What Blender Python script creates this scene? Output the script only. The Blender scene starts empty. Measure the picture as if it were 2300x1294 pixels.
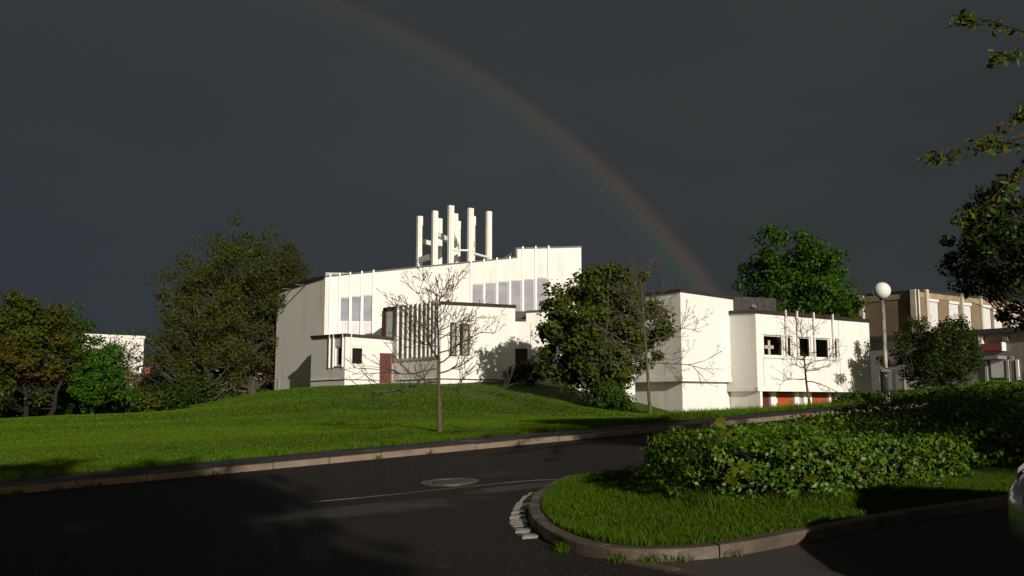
import bpy, math, random
import numpy as np
from math import radians, sin, cos, pi
from mathutils import Vector, Matrix

# ------------------------------------------------------------------ camera, sky, sun, exposure
SC = bpy.context.scene
COL = SC.collection
FPX, PITCH, EYE = 2100.0, math.atan(258 / 2100.0), 1.6
cam_d = bpy.data.cameras.new('camera')
cam_d.sensor_fit = 'HORIZONTAL'; cam_d.sensor_width = 36.0
cam_d.lens = 36.0 * FPX / 2300.0
cam_d.clip_start = 0.05; cam_d.clip_end = 3000
cam = bpy.data.objects.new('camera', cam_d); COL.objects.link(cam)
cam.location = (0, 0, EYE); cam.rotation_euler = (pi / 2 + PITCH, 0, 0)
SC.camera = cam

SUN_AZ, SUN_EL = radians(-23.1 + 180), radians(16.8)      # azimuth clockwise from the view direction
to_sun = Vector((sin(SUN_AZ) * cos(SUN_EL), cos(SUN_AZ) * cos(SUN_EL), sin(SUN_EL)))
sun_d = bpy.data.lights.new('sun', 'SUN'); sun_d.energy = 4.3; sun_d.angle = radians(0.55)
sun_d.color = (1.0, 0.92, 0.80)
sun = bpy.data.objects.new('sun', sun_d); COL.objects.link(sun)
sun.rotation_euler = (-to_sun).to_track_quat('-Z', 'Y').to_euler()
sun.location = (20, -40, 30)

VS = SC.view_settings
VS.view_transform = 'Standard'; VS.look = 'None'; VS.gamma = 1.0; VS.exposure = 0.0
VS.use_curve_mapping = False

world = bpy.data.worlds.new('World'); SC.world = world; world.use_nodes = True
def build_world():
    nt = world.node_tree; N = nt.nodes; L = nt.links; N.clear()
    def n(t, **k):
        x = N.new(t)
        for a, b in k.items(): setattr(x, a, b)
        return x
    def math_(op, a, b=None, clamp=False):
        x = n('ShaderNodeMath', operation=op, use_clamp=clamp)
        for i, v in enumerate((a, b)):
            if v is None: continue
            if isinstance(v, (int, float)): x.inputs[i].default_value = v
            else: L.new(v, x.inputs[i])
        return x.outputs[0]
    def smooth(v, a, b):
        x = n('ShaderNodeMapRange', interpolation_type='SMOOTHSTEP')
        x.inputs[1].default_value = a; x.inputs[2].default_value = b
        L.new(v, x.inputs[0]); return x.outputs[0]
    def mix(f, a, b, t='MIX'):
        x = n('ShaderNodeMix', data_type='RGBA', blend_type=t)
        for i, v in ((0, f), (6, a), (7, b)):
            if isinstance(v, (int, float)): x.inputs[i].default_value = v
            elif isinstance(v, tuple): x.inputs[i].default_value = (*v, 1)
            else: L.new(v, x.inputs[i])
        return x.outputs[2]
    tc = n('ShaderNodeTexCoord')
    d = n('ShaderNodeVectorMath', operation='NORMALIZE'); L.new(tc.outputs['Generated'], d.inputs[0])
    d = d.outputs[0]
    def dot(v):
        x = n('ShaderNodeVectorMath', operation='DOT_PRODUCT'); L.new(d, x.inputs[0])
        x.inputs[1].default_value = v; return x.outputs['Value']
    # clear evening sky on the sun's side, physically bright
    sky = n('ShaderNodeTexSky', sky_type='NISHITA'); sky.sun_disc = False
    sky.sun_elevation = SUN_EL; sky.sun_rotation = SUN_AZ
    sky.air_density = 1.2; sky.dust_density = 1.2; sky.ozone_density = 1.5
    clear = mix(1.0, sky.outputs[0], (0.05, 0.05, 0.05), 'MULTIPLY')
    # storm cloud: slate grey, a little bluer away from the bow, faint billows
    noi = n('ShaderNodeTexNoise'); noi.inputs['Scale'].default_value = 2.2
    noi.inputs['Detail'].default_value = 5; noi.inputs['Roughness'].default_value = 0.55
    mp = n('ShaderNodeMapping'); mp.inputs['Scale'].default_value = (1, 1, 2.6)
    L.new(d, mp.inputs[0]); L.new(mp.outputs[0], noi.inputs[0])
    storm = mix(smooth(noi.outputs[0], 0.3, 0.7), (0.0288, 0.0340, 0.0362), (0.0355, 0.0408, 0.0428))
    anti = -to_sun
    ang = math_('MULTIPLY', math_('ARCCOSINE', dot(tuple(anti))), 180 / pi)
    side = smooth(dot((sin(radians(-30)), cos(radians(-30)), 0)), 0.84, 1.0)
    storm = mix(math_('MULTIPLY', side, 0.55), storm, (0.0200, 0.0270, 0.0385))
    inside = math_('SUBTRACT', 1.0, smooth(ang, 40.0, 43.5))
    storm = mix(math_('MULTIPLY', inside, 0.17), storm, (0.060, 0.068, 0.074))
    # rainbow: 42 degrees around the point opposite the sun
    cr = n('ShaderNodeValToRGB'); e = cr.color_ramp; e.interpolation = 'EASE'
    stops = [(0.0, (0, 0, 0)), (0.18, (0.10, 0.05, 0.16)), (0.34, (0.03, 0.17, 0.18)), (0.50, (0.20, 0.42, 0.10)),
             (0.64, (0.75, 0.52, 0.12)), (0.78, (0.98, 0.36, 0.20)), (0.90, (0.42, 0.10, 0.08)), (1.0, (0, 0, 0))]
    e.elements[0].position = 0; e.elements[0].color = (0, 0, 0, 1)
    e.elements[1].position = 1; e.elements[1].color = (0, 0, 0, 1)
    for p, c in stops[1:-1]:
        q = e.elements.new(p); q.color = (*c, 1)
    mr = n('ShaderNodeMapRange'); mr.inputs[1].default_value = 39.8; mr.inputs[2].default_value = 42.7
    L.new(ang, mr.inputs[0]); L.new(mr.outputs[0], cr.inputs[0])
    sep = n('ShaderNodeSeparateXYZ'); L.new(d, sep.inputs[0])
    low = math_('SUBTRACT', 1.0, smooth(sep.outputs[2], 0.02, 0.60))
    strength = math_('ADD', math_('MULTIPLY', low, 0.026), 0.008)
    bow = mix(1.0, cr.outputs[0], strength, 'MULTIPLY')
    storm = mix(1.0, storm, bow, 'ADD')
    # storm cloud covers all but the strip of sky the low sun shines through
    sunside = smooth(dot((sin(SUN_AZ), cos(SUN_AZ), -0.75)), 0.42, 0.97)
    fin = mix(sunside, storm, clear)
    bg = n('ShaderNodeBackground'); bg.inputs[1].default_value = 1.0
    L.new(fin, bg.inputs[0])
    out = n('ShaderNodeOutputWorld'); L.new(bg.outputs[0], out.inputs[0])
build_world()

# ------------------------------------------------------------------ helpers
rng = np.random.default_rng(7)
def ray(px, py):
    u = (px - 1150) / FPX; v = (647 - py) / FPX
    return np.array([u, cos(PITCH) - v * sin(PITCH), sin(PITCH) + v * cos(PITCH)])
def at(px, py, Y):
    d = ray(px, py); return np.array([0, 0, EYE]) + d * Y / d[1]

class MB:
    def __init__(s): s.v = []; s.f = []
    def quad(s, a, b, c, d):
        i = len(s.v); s.v += [tuple(a), tuple(b), tuple(c), tuple(d)]; s.f.append((i, i + 1, i + 2, i + 3))
    def poly(s, pts):
        i = len(s.v); s.v += [tuple(p) for p in pts]; s.f.append(tuple(range(i, i + len(pts))))
    def hexa(s, p):                      # eight corners: bottom ring then top ring
        i = len(s.v); s.v += [tuple(q) for q in p]
        for f in ((3, 2, 1, 0), (4, 5, 6, 7), (0, 1, 5, 4), (1, 2, 6, 5), (2, 3, 7, 6), (3, 0, 4, 7)):
            s.f.append(tuple(i + k for k in f))
    def box(s, c, ax, ay, az):           # centre and three half-axis vectors
        c, ax, ay, az = map(np.array, (c, ax, ay, az))
        s.hexa([c - ax - ay - az, c + ax - ay - az, c + ax + ay - az, c - ax + ay - az,
                c - ax - ay + az, c + ax - ay + az, c + ax + ay + az, c - ax + ay + az])
    def abox(s, x0, x1, y0, y1, z0, z1):
        s.hexa([(x0, y0, z0), (x1, y0, z0), (x1, y1, z0), (x0, y1, z0), (x0, y0, z1), (x1, y0, z1), (x1, y1, z1), (x0, y1, z1)])
    def tube(s, pts, rad, n=6, cap=True):
        pts = [np.array(p, float) for p in pts]; i0 = len(s.v); m = len(pts)
        ref = np.array([0.31, 0.17, 0.94])
        for k, p in enumerate(pts):
            t = pts[min(k + 1, m - 1)] - pts[max(k - 1, 0)]
            t /= (np.linalg.norm(t) + 1e-9)
            r_ = ref if abs(t @ ref) < 0.9 else np.array([1.0, 0, 0])
            a = np.cross(t, r_); a /= np.linalg.norm(a); b = np.cross(t, a)
            r = rad[k] if hasattr(rad, '__len__') else rad
            for j in range(n):
                w = 2 * pi * j / n; s.v.append(tuple(p + r * (cos(w) * a + sin(w) * b)))
        for k in range(m - 1):
            for j in range(n):
                q = i0 + k * n; s.f.append((q + j, q + (j + 1) % n, q + n + (j + 1) % n, q + n + j))
        if cap:
            s.f.append(tuple(i0 + j for j in range(n))[::-1]); s.f.append(tuple(i0 + (m - 1) * n + j for j in range(n)))
    def lathe(s, c, prof, n=24, axis='z'):
        i0 = len(s.v); c = np.array(c, float)
        for r, h in prof:
            for j in range(n):
                w = 2 * pi * j / n
                o = {'z': (r * cos(w), r * sin(w), h), 'y': (r * cos(w), h, r * sin(w)), 'x': (h, r * cos(w), r * sin(w))}[axis]
                s.v.append(tuple(c + o))
        for k in range(len(prof) - 1):
            for j in range(n):
                q = i0 + k * n; s.f.append((q + j, q + (j + 1) % n, q + n + (j + 1) % n, q + n + j))
        s.f.append(tuple(i0 + j for j in range(n))[::-1]); s.f.append(tuple(i0 + (len(prof) - 1) * n + j for j in range(n)))
    def build(s, name, mat, parent=None, smooth=False):
        return mesh_obj(name, np.array(s.v, float), s.f, mat, parent, smooth)

def origin(o):
    p = Vector((0, 0, 0))
    while o is not None: p += o.location; o = o.parent
    return p
def mesh_obj(name, v, f, mat, parent=None, smooth=False):
    v = np.asarray(v, float)
    if parent is not None: v = v - np.array(origin(parent))
    me = bpy.data.meshes.new(name); me.from_pydata(v.tolist(), [], f); me.update()
    return link_mesh(name, me, mat, parent, smooth)
def fast_mesh(name, v, loops, nper, mat, parent=None, smooth=False):
    """many equal polygons: v (n,3), loops flat index array, nper corners each"""
    v = np.asarray(v, float)
    if parent is not None: v = v - np.array(origin(parent))
    me = bpy.data.meshes.new(name); npoly = len(loops) // nper
    me.vertices.add(len(v)); me.vertices.foreach_set('co', v.astype(np.float32).ravel())
    me.loops.add(len(loops)); me.loops.foreach_set('vertex_index', np.asarray(loops, np.int32))
    me.polygons.add(npoly); me.polygons.foreach_set('loop_start', np.arange(npoly, dtype=np.int32) * nper)
    me.update(calc_edges=True); me.validate()
    return link_mesh(name, me, mat, parent, smooth)
def link_mesh(name, me, mat, parent, smooth):
    if mat is not None: me.materials.append(mat)
    if smooth: me.polygons.foreach_set('use_smooth', [True] * len(me.polygons))
    o = bpy.data.objects.new(name, me); COL.objects.link(o)
    if parent is not None: o.parent = parent
    return o
def tag(o, label=None, cat=None, group=None, kind=None):
    for k, v in (('label', label), ('category', cat), ('group', group), ('kind', kind)):
        if v: o[k] = v
    return o
def thing(name, loc, label, cat, group=None):
    o = bpy.data.objects.new(name, None); COL.objects.link(o); o.location = tuple(loc)
    o.empty_display_size = 0.2
    return tag(o, label, cat, group)

# ------------------------------------------------------------------ materials
MATS = {}
class NT:
    def __init__(s, name):
        s.m = bpy.data.materials.new(name); s.m.use_nodes = True
        s.nt = s.m.node_tree; s.N = s.nt.nodes; s.L = s.nt.links
        s.b = s.N['Principled BSDF']; s.geo = None
    def n(s, t, **k):
        x = s.N.new(t)
        for a, b in k.items(): setattr(x, a, b)
        return x
    def pos(s):
        if s.geo is None: s.geo = s.n('ShaderNodeNewGeometry')
        return s.geo.outputs['Position']
    def island(s):
        s.pos(); return s.geo.outputs['Random Per Island']
    def noise(s, scale, detail=4, rough=0.55, stretch=None, vec=None):
        x = s.n('ShaderNodeTexNoise'); x.inputs['Scale'].default_value = scale
        x.inputs['Detail'].default_value = detail; x.inputs['Roughness'].default_value = rough
        v = vec or s.pos()
        if stretch:
            mp = s.n('ShaderNodeMapping'); mp.inputs['Scale'].default_value = stretch
            s.L.new(v, mp.inputs[0]); v = mp.outputs[0]
        s.L.new(v, x.inputs['Vector']); return x.outputs[0]
    def ramp(s, v, stops):
        x = s.n('ShaderNodeValToRGB'); e = x.color_ramp
        e.elements[0].position = stops[0][0]; e.elements[0].color = (*stops[0][1], 1)
        e.elements[1].position = stops[-1][0]; e.elements[1].color = (*stops[-1][1], 1)
        for p, c in stops[1:-1]:
            q = e.elements.new(p); q.color = (*c, 1)
        s.L.new(v, x.inputs[0]); return x.outputs[0]
    def mr(s, v, a, b, c=0.0, d=1.0, sm=False):
        x = s.n('ShaderNodeMapRange', interpolation_type='SMOOTHSTEP' if sm else 'LINEAR')
        for i, k in enumerate((a, b, c, d)): x.inputs[i + 1].default_value = k
        s.L.new(v, x.inputs[0]); return x.outputs[0]
    def mix(s, f, a, b, t='MIX'):
        x = s.n('ShaderNodeMix', data_type='RGBA', blend_type=t)
        for i, v in ((0, f), (6, a), (7, b)):
            if isinstance(v, (int, float)): x.inputs[i].default_value = v
            elif isinstance(v, tuple): x.inputs[i].default_value = (*v, 1)
            else: s.L.new(v, x.inputs[i])
        return x.outputs[2]
    def math(s, op, a, b=None):
        x = s.n('ShaderNodeMath', operation=op)
        for i, v in enumerate((a, b)):
            if v is None: continue
            if isinstance(v, (int, float)): x.inputs[i].default_value = v
            else: s.L.new(v, x.inputs[i])
        return x.outputs[0]
    def set(s, **k):
        names = {'color': 'Base Color', 'rough': 'Roughness', 'metal': 'Metallic', 'spec': 'Specular IOR Level', 'coat': 'Coat Weight'}
        for a, v in k.items():
            i = s.b.inputs[names[a]]
            if isinstance(v, tuple): i.default_value = (*v, 1)
            elif isinstance(v, (int, float)): i.default_value = v
            else: s.L.new(v, i)
        return s
    def bump(s, h, strength=0.3, dist=0.02):
        x = s.n('ShaderNodeBump'); x.inputs['Strength'].default_value = strength; x.inputs['Distance'].default_value = dist
        s.L.new(h, x.inputs['Height']); s.L.new(x.outputs[0], s.b.inputs['Normal'])
        return s

def make_materials():
    M = MATS
    # white painted render, with run-down grime streaks
    def white(name, brick=False, grime=0.5, base=(0.80, 0.78, 0.74)):
        t = NT(name)
        st = t.noise(1.0, 6, 0.68, (1.5, 1.5, 0.10))
        bl = t.noise(0.45, 4, 0.6)
        fine = t.noise(9, 4, 0.6)
        g = t.math('MULTIPLY', t.mr(st, 0.50, 0.74), t.mr(bl, 0.38, 0.62))
        c = t.mix(t.math('MULTIPLY', g, grime), base, (0.46, 0.42, 0.30))
        c = t.mix(t.math('MULTIPLY', t.mr(fine, 0.45, 0.8), 0.10), c, (0.55, 0.53, 0.48))
        sp = t.noise(26, 2, 0.5)
        c = t.mix(t.math('MULTIPLY', t.mr(sp, 0.70, 0.78), 0.35 * grime), c, (0.30, 0.27, 0.20))
        t.set(color=c, rough=0.75, spec=0.25)
        if brick:
            br = t.n('ShaderNodeTexBrick'); br.inputs['Scale'].default_value = 1.0
            br.inputs['Brick Width'].default_value = 0.25; br.inputs['Row Height'].default_value = 0.0833
            br.inputs['Mortar Size'].default_value = 0.008; br.inputs['Mortar Smooth'].default_value = 0.4
            br.inputs['Color1'].default_value = (1, 1, 1, 1); br.inputs['Color2'].default_value = (0.93, 0.93, 0.93, 1)
            br.inputs['Mortar'].default_value = (0.3, 0.3, 0.3, 1)
            sep = t.n('ShaderNodeSeparateXYZ'); t.L.new(t.pos(), sep.inputs[0])
            az = radians(55)
            a = t.math('ADD', t.math('MULTIPLY', sep.outputs[0], sin(az) - cos(az) * 0.7), t.math('MULTIPLY', sep.outputs[1], cos(az) + sin(az) * 0.7))
            cb = t.n('ShaderNodeCombineXYZ'); t.L.new(a, cb.inputs[0]); t.L.new(sep.outputs[2], cb.inputs[1])
            t.L.new(cb.outputs[0], br.inputs['Vector'])
            t.bump(br.outputs['Color'], 0.55, 0.012)
            t.L.new(t.mix(0.10, c, br.outputs['Color'], 'MULTIPLY'), t.b.inputs['Base Color'])
        else:
            t.bump(t.noise(60, 3, 0.6), 0.25, 0.01)
        M[name] = t.m
    white('white_render', grime=0.75)
    white('white_brick', True, grime=0.55)
    white('white_panel', grime=0.95, base=(0.79, 0.77, 0.71))
    white('concrete_white', grime=0.35, base=(0.80, 0.79, 0.74))
    white('far_white', grime=0.25)
    def plain(name, col, rough=0.6, var=0.25, scale=6, **k):
        t = NT(name); nz = t.noise(scale, 4)
        dk = tuple(x * (1 - var) for x in col); lt = tuple(min(1, x * (1 + var)) for x in col)
        t.set(color=t.ramp(nz, [(0.3, dk), (0.7, lt)]), rough=rough, **k); M[name] = t.m; return t
    plain('fascia', (0.030, 0.020, 0.017), 0.5)
    plain('slate', (0.045, 0.043, 0.040), 0.6, 0.3, 4)
    plain('roof_felt', (0.05, 0.047, 0.045), 0.85)
    plain('white_frame', (0.78, 0.77, 0.74), 0.4, 0.05)
    plain('red_wood', (0.115, 0.030, 0.018), 0.45, 0.35, 8)
    plain('orange_wood', (0.36, 0.085, 0.030), 0.4, 0.3, 8)
    plain('dark_wood', (0.060, 0.022, 0.018), 0.5, 0.3, 8)
    plain('dark_metal', (0.035, 0.033, 0.032), 0.5, 0.2)
    plain('grey_metal', (0.26, 0.26, 0.26), 0.45, 0.15, 9, metal=0.5)
    plain('interior', (0.12, 0.085, 0.07), 0.9)
    plain('pilaster_cream', (0.52, 0.48, 0.39), 0.8, 0.15, 2)
    plain('curtain', (0.42, 0.40, 0.36), 0.9, 0.3, 3)
    plain('blind', (0.62, 0.62, 0.64), 0.8, 0.08, 2)
    plain('step_stone', (0.30, 0.27, 0.23), 0.85, 0.3, 12)
    plain('bin_plastic', (0.035, 0.036, 0.040), 0.35, 0.1)
    plain('red_paint', (0.45, 0.02, 0.025), 0.4, 0.1)
    plain('sign_red', (0.22, 0.035, 0.035), 0.6, 0.1)
    plain('render_brown', (0.30, 0.225, 0.135), 0.9, 0.25, 1.2)
    plain('render_grey', (0.20, 0.19, 0.185), 0.9, 0.15, 1.5)
    plain('lilac_door', (0.40, 0.36, 0.37), 0.6, 0.12, 2)
    plain('shutter', (0.66, 0.66, 0.67), 0.55, 0.06, 2)
    plain('pink_roof', (0.46, 0.30, 0.20), 0.8, 0.2, 3)
    plain('tyre', (0.02, 0.02, 0.02), 0.8, 0.2)
    plain('rim', (0.45, 0.45, 0.46), 0.3, 0.05, 6, metal=0.9)
    plain('car_trim', (0.015, 0.015, 0.016), 0.45, 0.1)
    plain('plate_white', (0.75, 0.75, 0.74), 0.5, 0.05)
    plain('twig_dark', (0.011, 0.0085, 0.006), 0.95, 0.4, 9)
    plain('bark_brown', (0.058, 0.044, 0.030), 0.9, 0.45, 7)
    plain('bark_grey', (0.085, 0.072, 0.055), 0.9, 0.4, 7)
    plain('bark_pale', (0.26, 0.23, 0.19), 0.9, 0.45, 5)
    t = plain('bark_moss', (0.070, 0.055, 0.035), 0.9, 0.4, 9)
    nz = t.noise(3.0, 4); c0 = t.b.inputs['Base Color'].links[0].from_socket
    t.L.new(t.mix(t.mr(nz, 0.42, 0.62), c0, (0.085, 0.082, 0.018)), t.b.inputs['Base Color'])
    t.bump(t.noise(18, 4, 0.6, (1, 1, 0.25)), 0.8, 0.02)
    plain('maple_bud', (0.07, 0.052, 0.028), 0.8, 0.3, 20)
    t = NT('school_brick')
    br = t.n('ShaderNodeTexBrick'); br.inputs['Brick Width'].default_value = 0.25; br.inputs['Row Height'].default_value = 0.083
    br.inputs['Mortar Size'].default_value = 0.010; br.inputs['Scale'].default_value = 1
    br.inputs['Color1'].default_value = (0.23, 0.15, 0.092, 1); br.inputs['Color2'].default_value = (0.165, 0.105, 0.064, 1)
    br.inputs['Mortar'].default_value = (0.26, 0.21, 0.15, 1)
    sep = t.n('ShaderNodeSeparateXYZ'); t.L.new(t.pos(), sep.inputs[0])
    a = t.math('ADD', t.math('MULTIPLY', sep.outputs[0], 0.6), t.math('MULTIPLY', sep.outputs[1], 0.8))
    cb = t.n('ShaderNodeCombineXYZ'); t.L.new(a, cb.inputs[0]); t.L.new(sep.outputs[2], cb.inputs[1]); t.L.new(cb.outputs[0], br.inputs['Vector'])
    t.set(color=t.mix(t.mr(t.noise(1.1, 4), 0.35, 0.7, 0, 0.5), br.outputs['Color'], (0.16, 0.11, 0.07)), rough=0.9); M['school_brick'] = t.m
    # glass: dark room glass, and church glazing with a sky reflection put into its colour
    t = NT('glass_dark'); t.set(color=(0.012, 0.011, 0.011), rough=0.04, spec=0.5); M['glass_dark'] = t.m
    t = NT('glass_painted_sky'); nz = t.noise(0.6, 3, 0.5, (1, 1, 2.5))
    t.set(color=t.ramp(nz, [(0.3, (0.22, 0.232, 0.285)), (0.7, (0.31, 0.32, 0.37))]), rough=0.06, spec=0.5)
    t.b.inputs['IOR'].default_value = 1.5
    t.bump(t.noise(0.9, 2), 0.05, 0.05); M['glass_painted_sky'] = t.m
    t = NT('glass_clear'); tr = t.n('ShaderNodeBsdfTransparent'); tr.inputs[0].default_value = (0.92, 0.92, 0.90, 1); gl = t.n('ShaderNodeBsdfGlossy'); gl.inputs['Roughness'].default_value = 0.03
    mx = t.n('ShaderNodeMixShader'); mx.inputs[0].default_value = 0.07; t.L.new(tr.outputs[0], mx.inputs[1]); t.L.new(gl.outputs[0], mx.inputs[2])
    t.L.new(mx.outputs[0], [x for x in t.N if x.type == 'OUTPUT_MATERIAL'][0].inputs[0]); M['glass_clear'] = t.m
    t = NT('globe_glass'); t.set(color=(0.80, 0.79, 0.77), rough=0.12, spec=0.5)
    t.b.inputs['Subsurface Weight'].default_value = 0.3; t.b.inputs['Subsurface Radius'].default_value = (0.1, 0.1, 0.1); M['globe_glass'] = t.m
    # lamp pole: pale, stained
    t = NT('lamp_pole'); nz = t.noise(6, 4, 0.6, (1, 1, 0.35))
    t.set(color=t.ramp(nz, [(0.35, (0.10, 0.08, 0.06)), (0.65, (0.36, 0.33, 0.29))]), rough=0.6); M['lamp_pole'] = t.m
    # asphalt, damp and dark, with a few wetter patches
    t = NT('asphalt'); f = t.noise(42, 6, 0.85); md = t.noise(2.2, 5, 0.6); lg = t.noise(0.35, 4, 0.6)
    c = t.ramp(f, [(0.40, (0.005, 0.004, 0.0032)), (0.51, (0.013, 0.0105, 0.0086)), (0.61, (0.090, 0.074, 0.062))])
    c = t.mix(t.mr(md, 0.3, 0.75, 0, 0.35), c, (0.011, 0.0088, 0.0072))
    sep = t.n('ShaderNodeSeparateXYZ'); t.L.new(t.pos(), sep.inputs[0])
    def blob(cx, cy, rx, ry, ang):
        ca, sa = cos(radians(ang)), sin(radians(ang))
        dx = t.math('SUBTRACT', sep.outputs[0], cx); dy = t.math('SUBTRACT', sep.outputs[1], cy)
        u = t.math('DIVIDE', t.math('ADD', t.math('MULTIPLY', dx, ca), t.math('MULTIPLY', dy, sa)), rx)
        w = t.math('DIVIDE', t.math('SUBTRACT', t.math('MULTIPLY', dy, ca), t.math('MULTIPLY', dx, sa)), ry)
        r = t.math('SQRT', t.math('ADD', t.math('MULTIPLY', u, u), t.math('MULTIPLY', w, w)))
        r = t.math('ADD', r, t.math('MULTIPLY', t.math('SUBTRACT', md, 0.5), 1.3))
        return t.mr(r, 0.45, 1.05, 1.0, 0.0, True)
    wet = t.math('MAXIMUM', blob(-1.75, 10.9, 1.5, 0.55, 22), blob(0.1, 12.4, 1.1, 0.30, 32))
    wet = t.math('MAXIMUM', wet, t.mr(lg, 0.60, 0.72, 0, 0.5, True))
    t.set(color=c, rough=t.mr(t.math('MULTIPLY', wet, t.mr(f, 0.35, 0.6)), 0, 1, 0.75, 0.36), spec=t.mr(wet, 0, 1, 0.2, 0.42))
    t.bump(t.math('ADD', f, t.math('MULTIPLY', t.noise(45, 2), 0.6)), 0.55, 0.006); M['asphalt'] = t.m
    t = NT('path_asphalt'); f = t.noise(90, 3, 0.7); md = t.noise(1.3, 5, 0.6)
    c = t.ramp(f, [(0.3, (0.022, 0.019, 0.017)), (0.75, (0.060, 0.053, 0.047))])
    t.set(color=c, rough=t.mr(md, 0.42, 0.66, 0.85, 0.38), spec=0.4); t.bump(f, 0.5, 0.006); M['path_asphalt'] = t.m
    t = NT('kerb_concrete'); f = t.noise(70, 3, 0.7); md = t.noise(3.0, 5, 0.6)
    c = t.ramp(f, [(0.3, (0.15, 0.105, 0.075)), (0.75, (0.25, 0.185, 0.135))])
    c = t.mix(t.mr(md, 0.42, 0.72, 0, 0.75), c, (0.10, 0.085, 0.055))
    t.set(color=c, rough=0.62, spec=0.45); t.bump(f, 0.5, 0.006); M['kerb_concrete'] = t.m
    t = NT('kerb_island'); f = t.noise(70, 3, 0.7); md = t.noise(4.0, 5, 0.6)
    c = t.ramp(f, [(0.3, (0.070, 0.050, 0.037)), (0.75, (0.150, 0.112, 0.085))])
    c = t.mix(t.mr(md, 0.42, 0.70, 0, 0.8), c, (0.034, 0.028, 0.019))
    t.set(color=c, rough=t.mr(md, 0.3, 0.7, 0.35, 0.7), spec=0.5); t.bump(f, 0.6, 0.006); M['kerb_island'] = t.m
    t = NT('cobble'); f = t.noise(40, 4, 0.7)
    t.set(color=t.ramp(f, [(0.3, (0.09, 0.080, 0.072)), (0.7, (0.27, 0.25, 0.23))]), rough=0.32, spec=0.6); t.bump(f, 0.6, 0.008); M['cobble'] = t.m
    t = NT('soil'); f = t.noise(18, 5, 0.7)
    t.set(color=t.ramp(f, [(0.3, (0.025, 0.020, 0.014)), (0.7, (0.06, 0.046, 0.030))]), rough=0.95); t.bump(f, 0.8, 0.03); M['soil'] = t.m
    t = NT('parking'); f = t.noise(60, 4, 0.7)
    t.set(color=t.ramp(f, [(0.3, (0.018, 0.014, 0.011)), (0.72, (0.060, 0.047, 0.036))]), rough=0.9); t.bump(f, 0.7, 0.01); M['parking'] = t.m
    t = NT('iron'); f = t.noise(30, 4, 0.6)
    t.set(color=t.ramp(f, [(0.3, (0.03, 0.025, 0.020)), (0.7, (0.085, 0.066, 0.053))]), rough=0.45, spec=0.6); t.bump(f, 0.4, 0.004); M['iron'] = t.m
    t = NT('lid_concrete'); f = t.noise(50, 4, 0.6)
    t.set(color=t.ramp(f, [(0.3, (0.045, 0.034, 0.025)), (0.7, (0.085, 0.064, 0.047))]), rough=0.7); t.bump(f, 0.4, 0.004); M['lid_concrete'] = t.m
    # turf under the blades
    t = NT('turf'); f = t.noise(25, 5, 0.7); lg = t.noise(0.22, 4, 0.6)
    c = t.ramp(f, [(0.3, (0.022, 0.050, 0.003)), (0.7, (0.055, 0.110, 0.006))])
    c = t.mix(t.mr(lg, 0.40, 0.66, 0, 0.7), c, (0.070, 0.100, 0.007))
    t.set(color=c, rough=0.9, spec=0.1); t.bump(f, 1.0, 0.05); M['turf'] = t.m
    def leaf(name, cols, rough=0.45, transl=0.30, patch=None, spec=0.35):
        t = NT(name); r = t.island(); sat = lambda c: (c[0] * 0.92, c[1] * 1.12, c[2] * 0.45); cols = [sat(c) for c in cols]; spec *= 0.35
        st = [(i / (len(cols) - 1), c) for i, c in enumerate(cols)]
        c = t.ramp(r, st)
        if patch:
            sc, a, b, pc = patch; pc = sat(pc)
            c = t.mix(t.mr(t.noise(sc, 3), a, b, 0, 1), c, pc)
        t.set(color=c, rough=rough, spec=spec)
        tr = t.n('ShaderNodeBsdfTranslucent'); t.L.new(c, tr.inputs[0])
        mx = t.n('ShaderNodeMixShader'); mx.inputs[0].default_value = transl
        out = [x for x in t.N if x.type == 'OUTPUT_MATERIAL'][0]
        t.L.new(t.b.outputs[0], mx.inputs[1]); t.L.new(tr.outputs[0], mx.inputs[2]); t.L.new(mx.outputs[0], out.inputs[0])
        M[name] = t.m; return t
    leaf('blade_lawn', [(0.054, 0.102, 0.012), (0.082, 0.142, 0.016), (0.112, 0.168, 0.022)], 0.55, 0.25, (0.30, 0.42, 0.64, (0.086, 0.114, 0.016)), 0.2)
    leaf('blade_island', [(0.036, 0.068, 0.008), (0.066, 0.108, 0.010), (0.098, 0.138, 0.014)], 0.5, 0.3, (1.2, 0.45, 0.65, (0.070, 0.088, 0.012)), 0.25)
    leaf('leaf_hedge', [(0.020, 0.046, 0.007), (0.048, 0.088, 0.010), (0.030, 0.062, 0.009), (0.085, 0.130, 0.014), (0.150, 0.190, 0.020)], 0.42, 0.2, None, 0.6)
    leaf('leaf_maple_young', [(0.095, 0.090, 0.014), (0.125, 0.115, 0.018), (0.075, 0.100, 0.014)], 0.45, 0.35, None, 0.45)
    leaf('leaf_copper', [(0.034, 0.046, 0.011), (0.062, 0.072, 0.015), (0.044, 0.058, 0.013), (0.076, 0.072, 0.020)], 0.45, 0.2, (0.9, 0.54, 0.68, (0.066, 0.047, 0.019)))
    leaf('leaf_autumn', [(0.030, 0.045, 0.008), (0.050, 0.062, 0.010), (0.062, 0.052, 0.012)], 0.5, 0.2, (0.45, 0.48, 0.62, (0.068, 0.040, 0.012)))
    leaf('leaf_spring', [(0.030, 0.036, 0.009), (0.050, 0.056, 0.011), (0.066, 0.070, 0.014), (0.044, 0.038, 0.015)], 0.5, 0.25, (0.25, 0.52, 0.66, (0.050, 0.038, 0.016)))
    leaf('leaf_green', [(0.018, 0.048, 0.006), (0.034, 0.078, 0.008), (0.050, 0.100, 0.010)], 0.45, 0.25)
    leaf('leaf_mid', [(0.021, 0.045, 0.009), (0.038, 0.068, 0.011), (0.053, 0.075, 0.013)], 0.5, 0.2)
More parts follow.
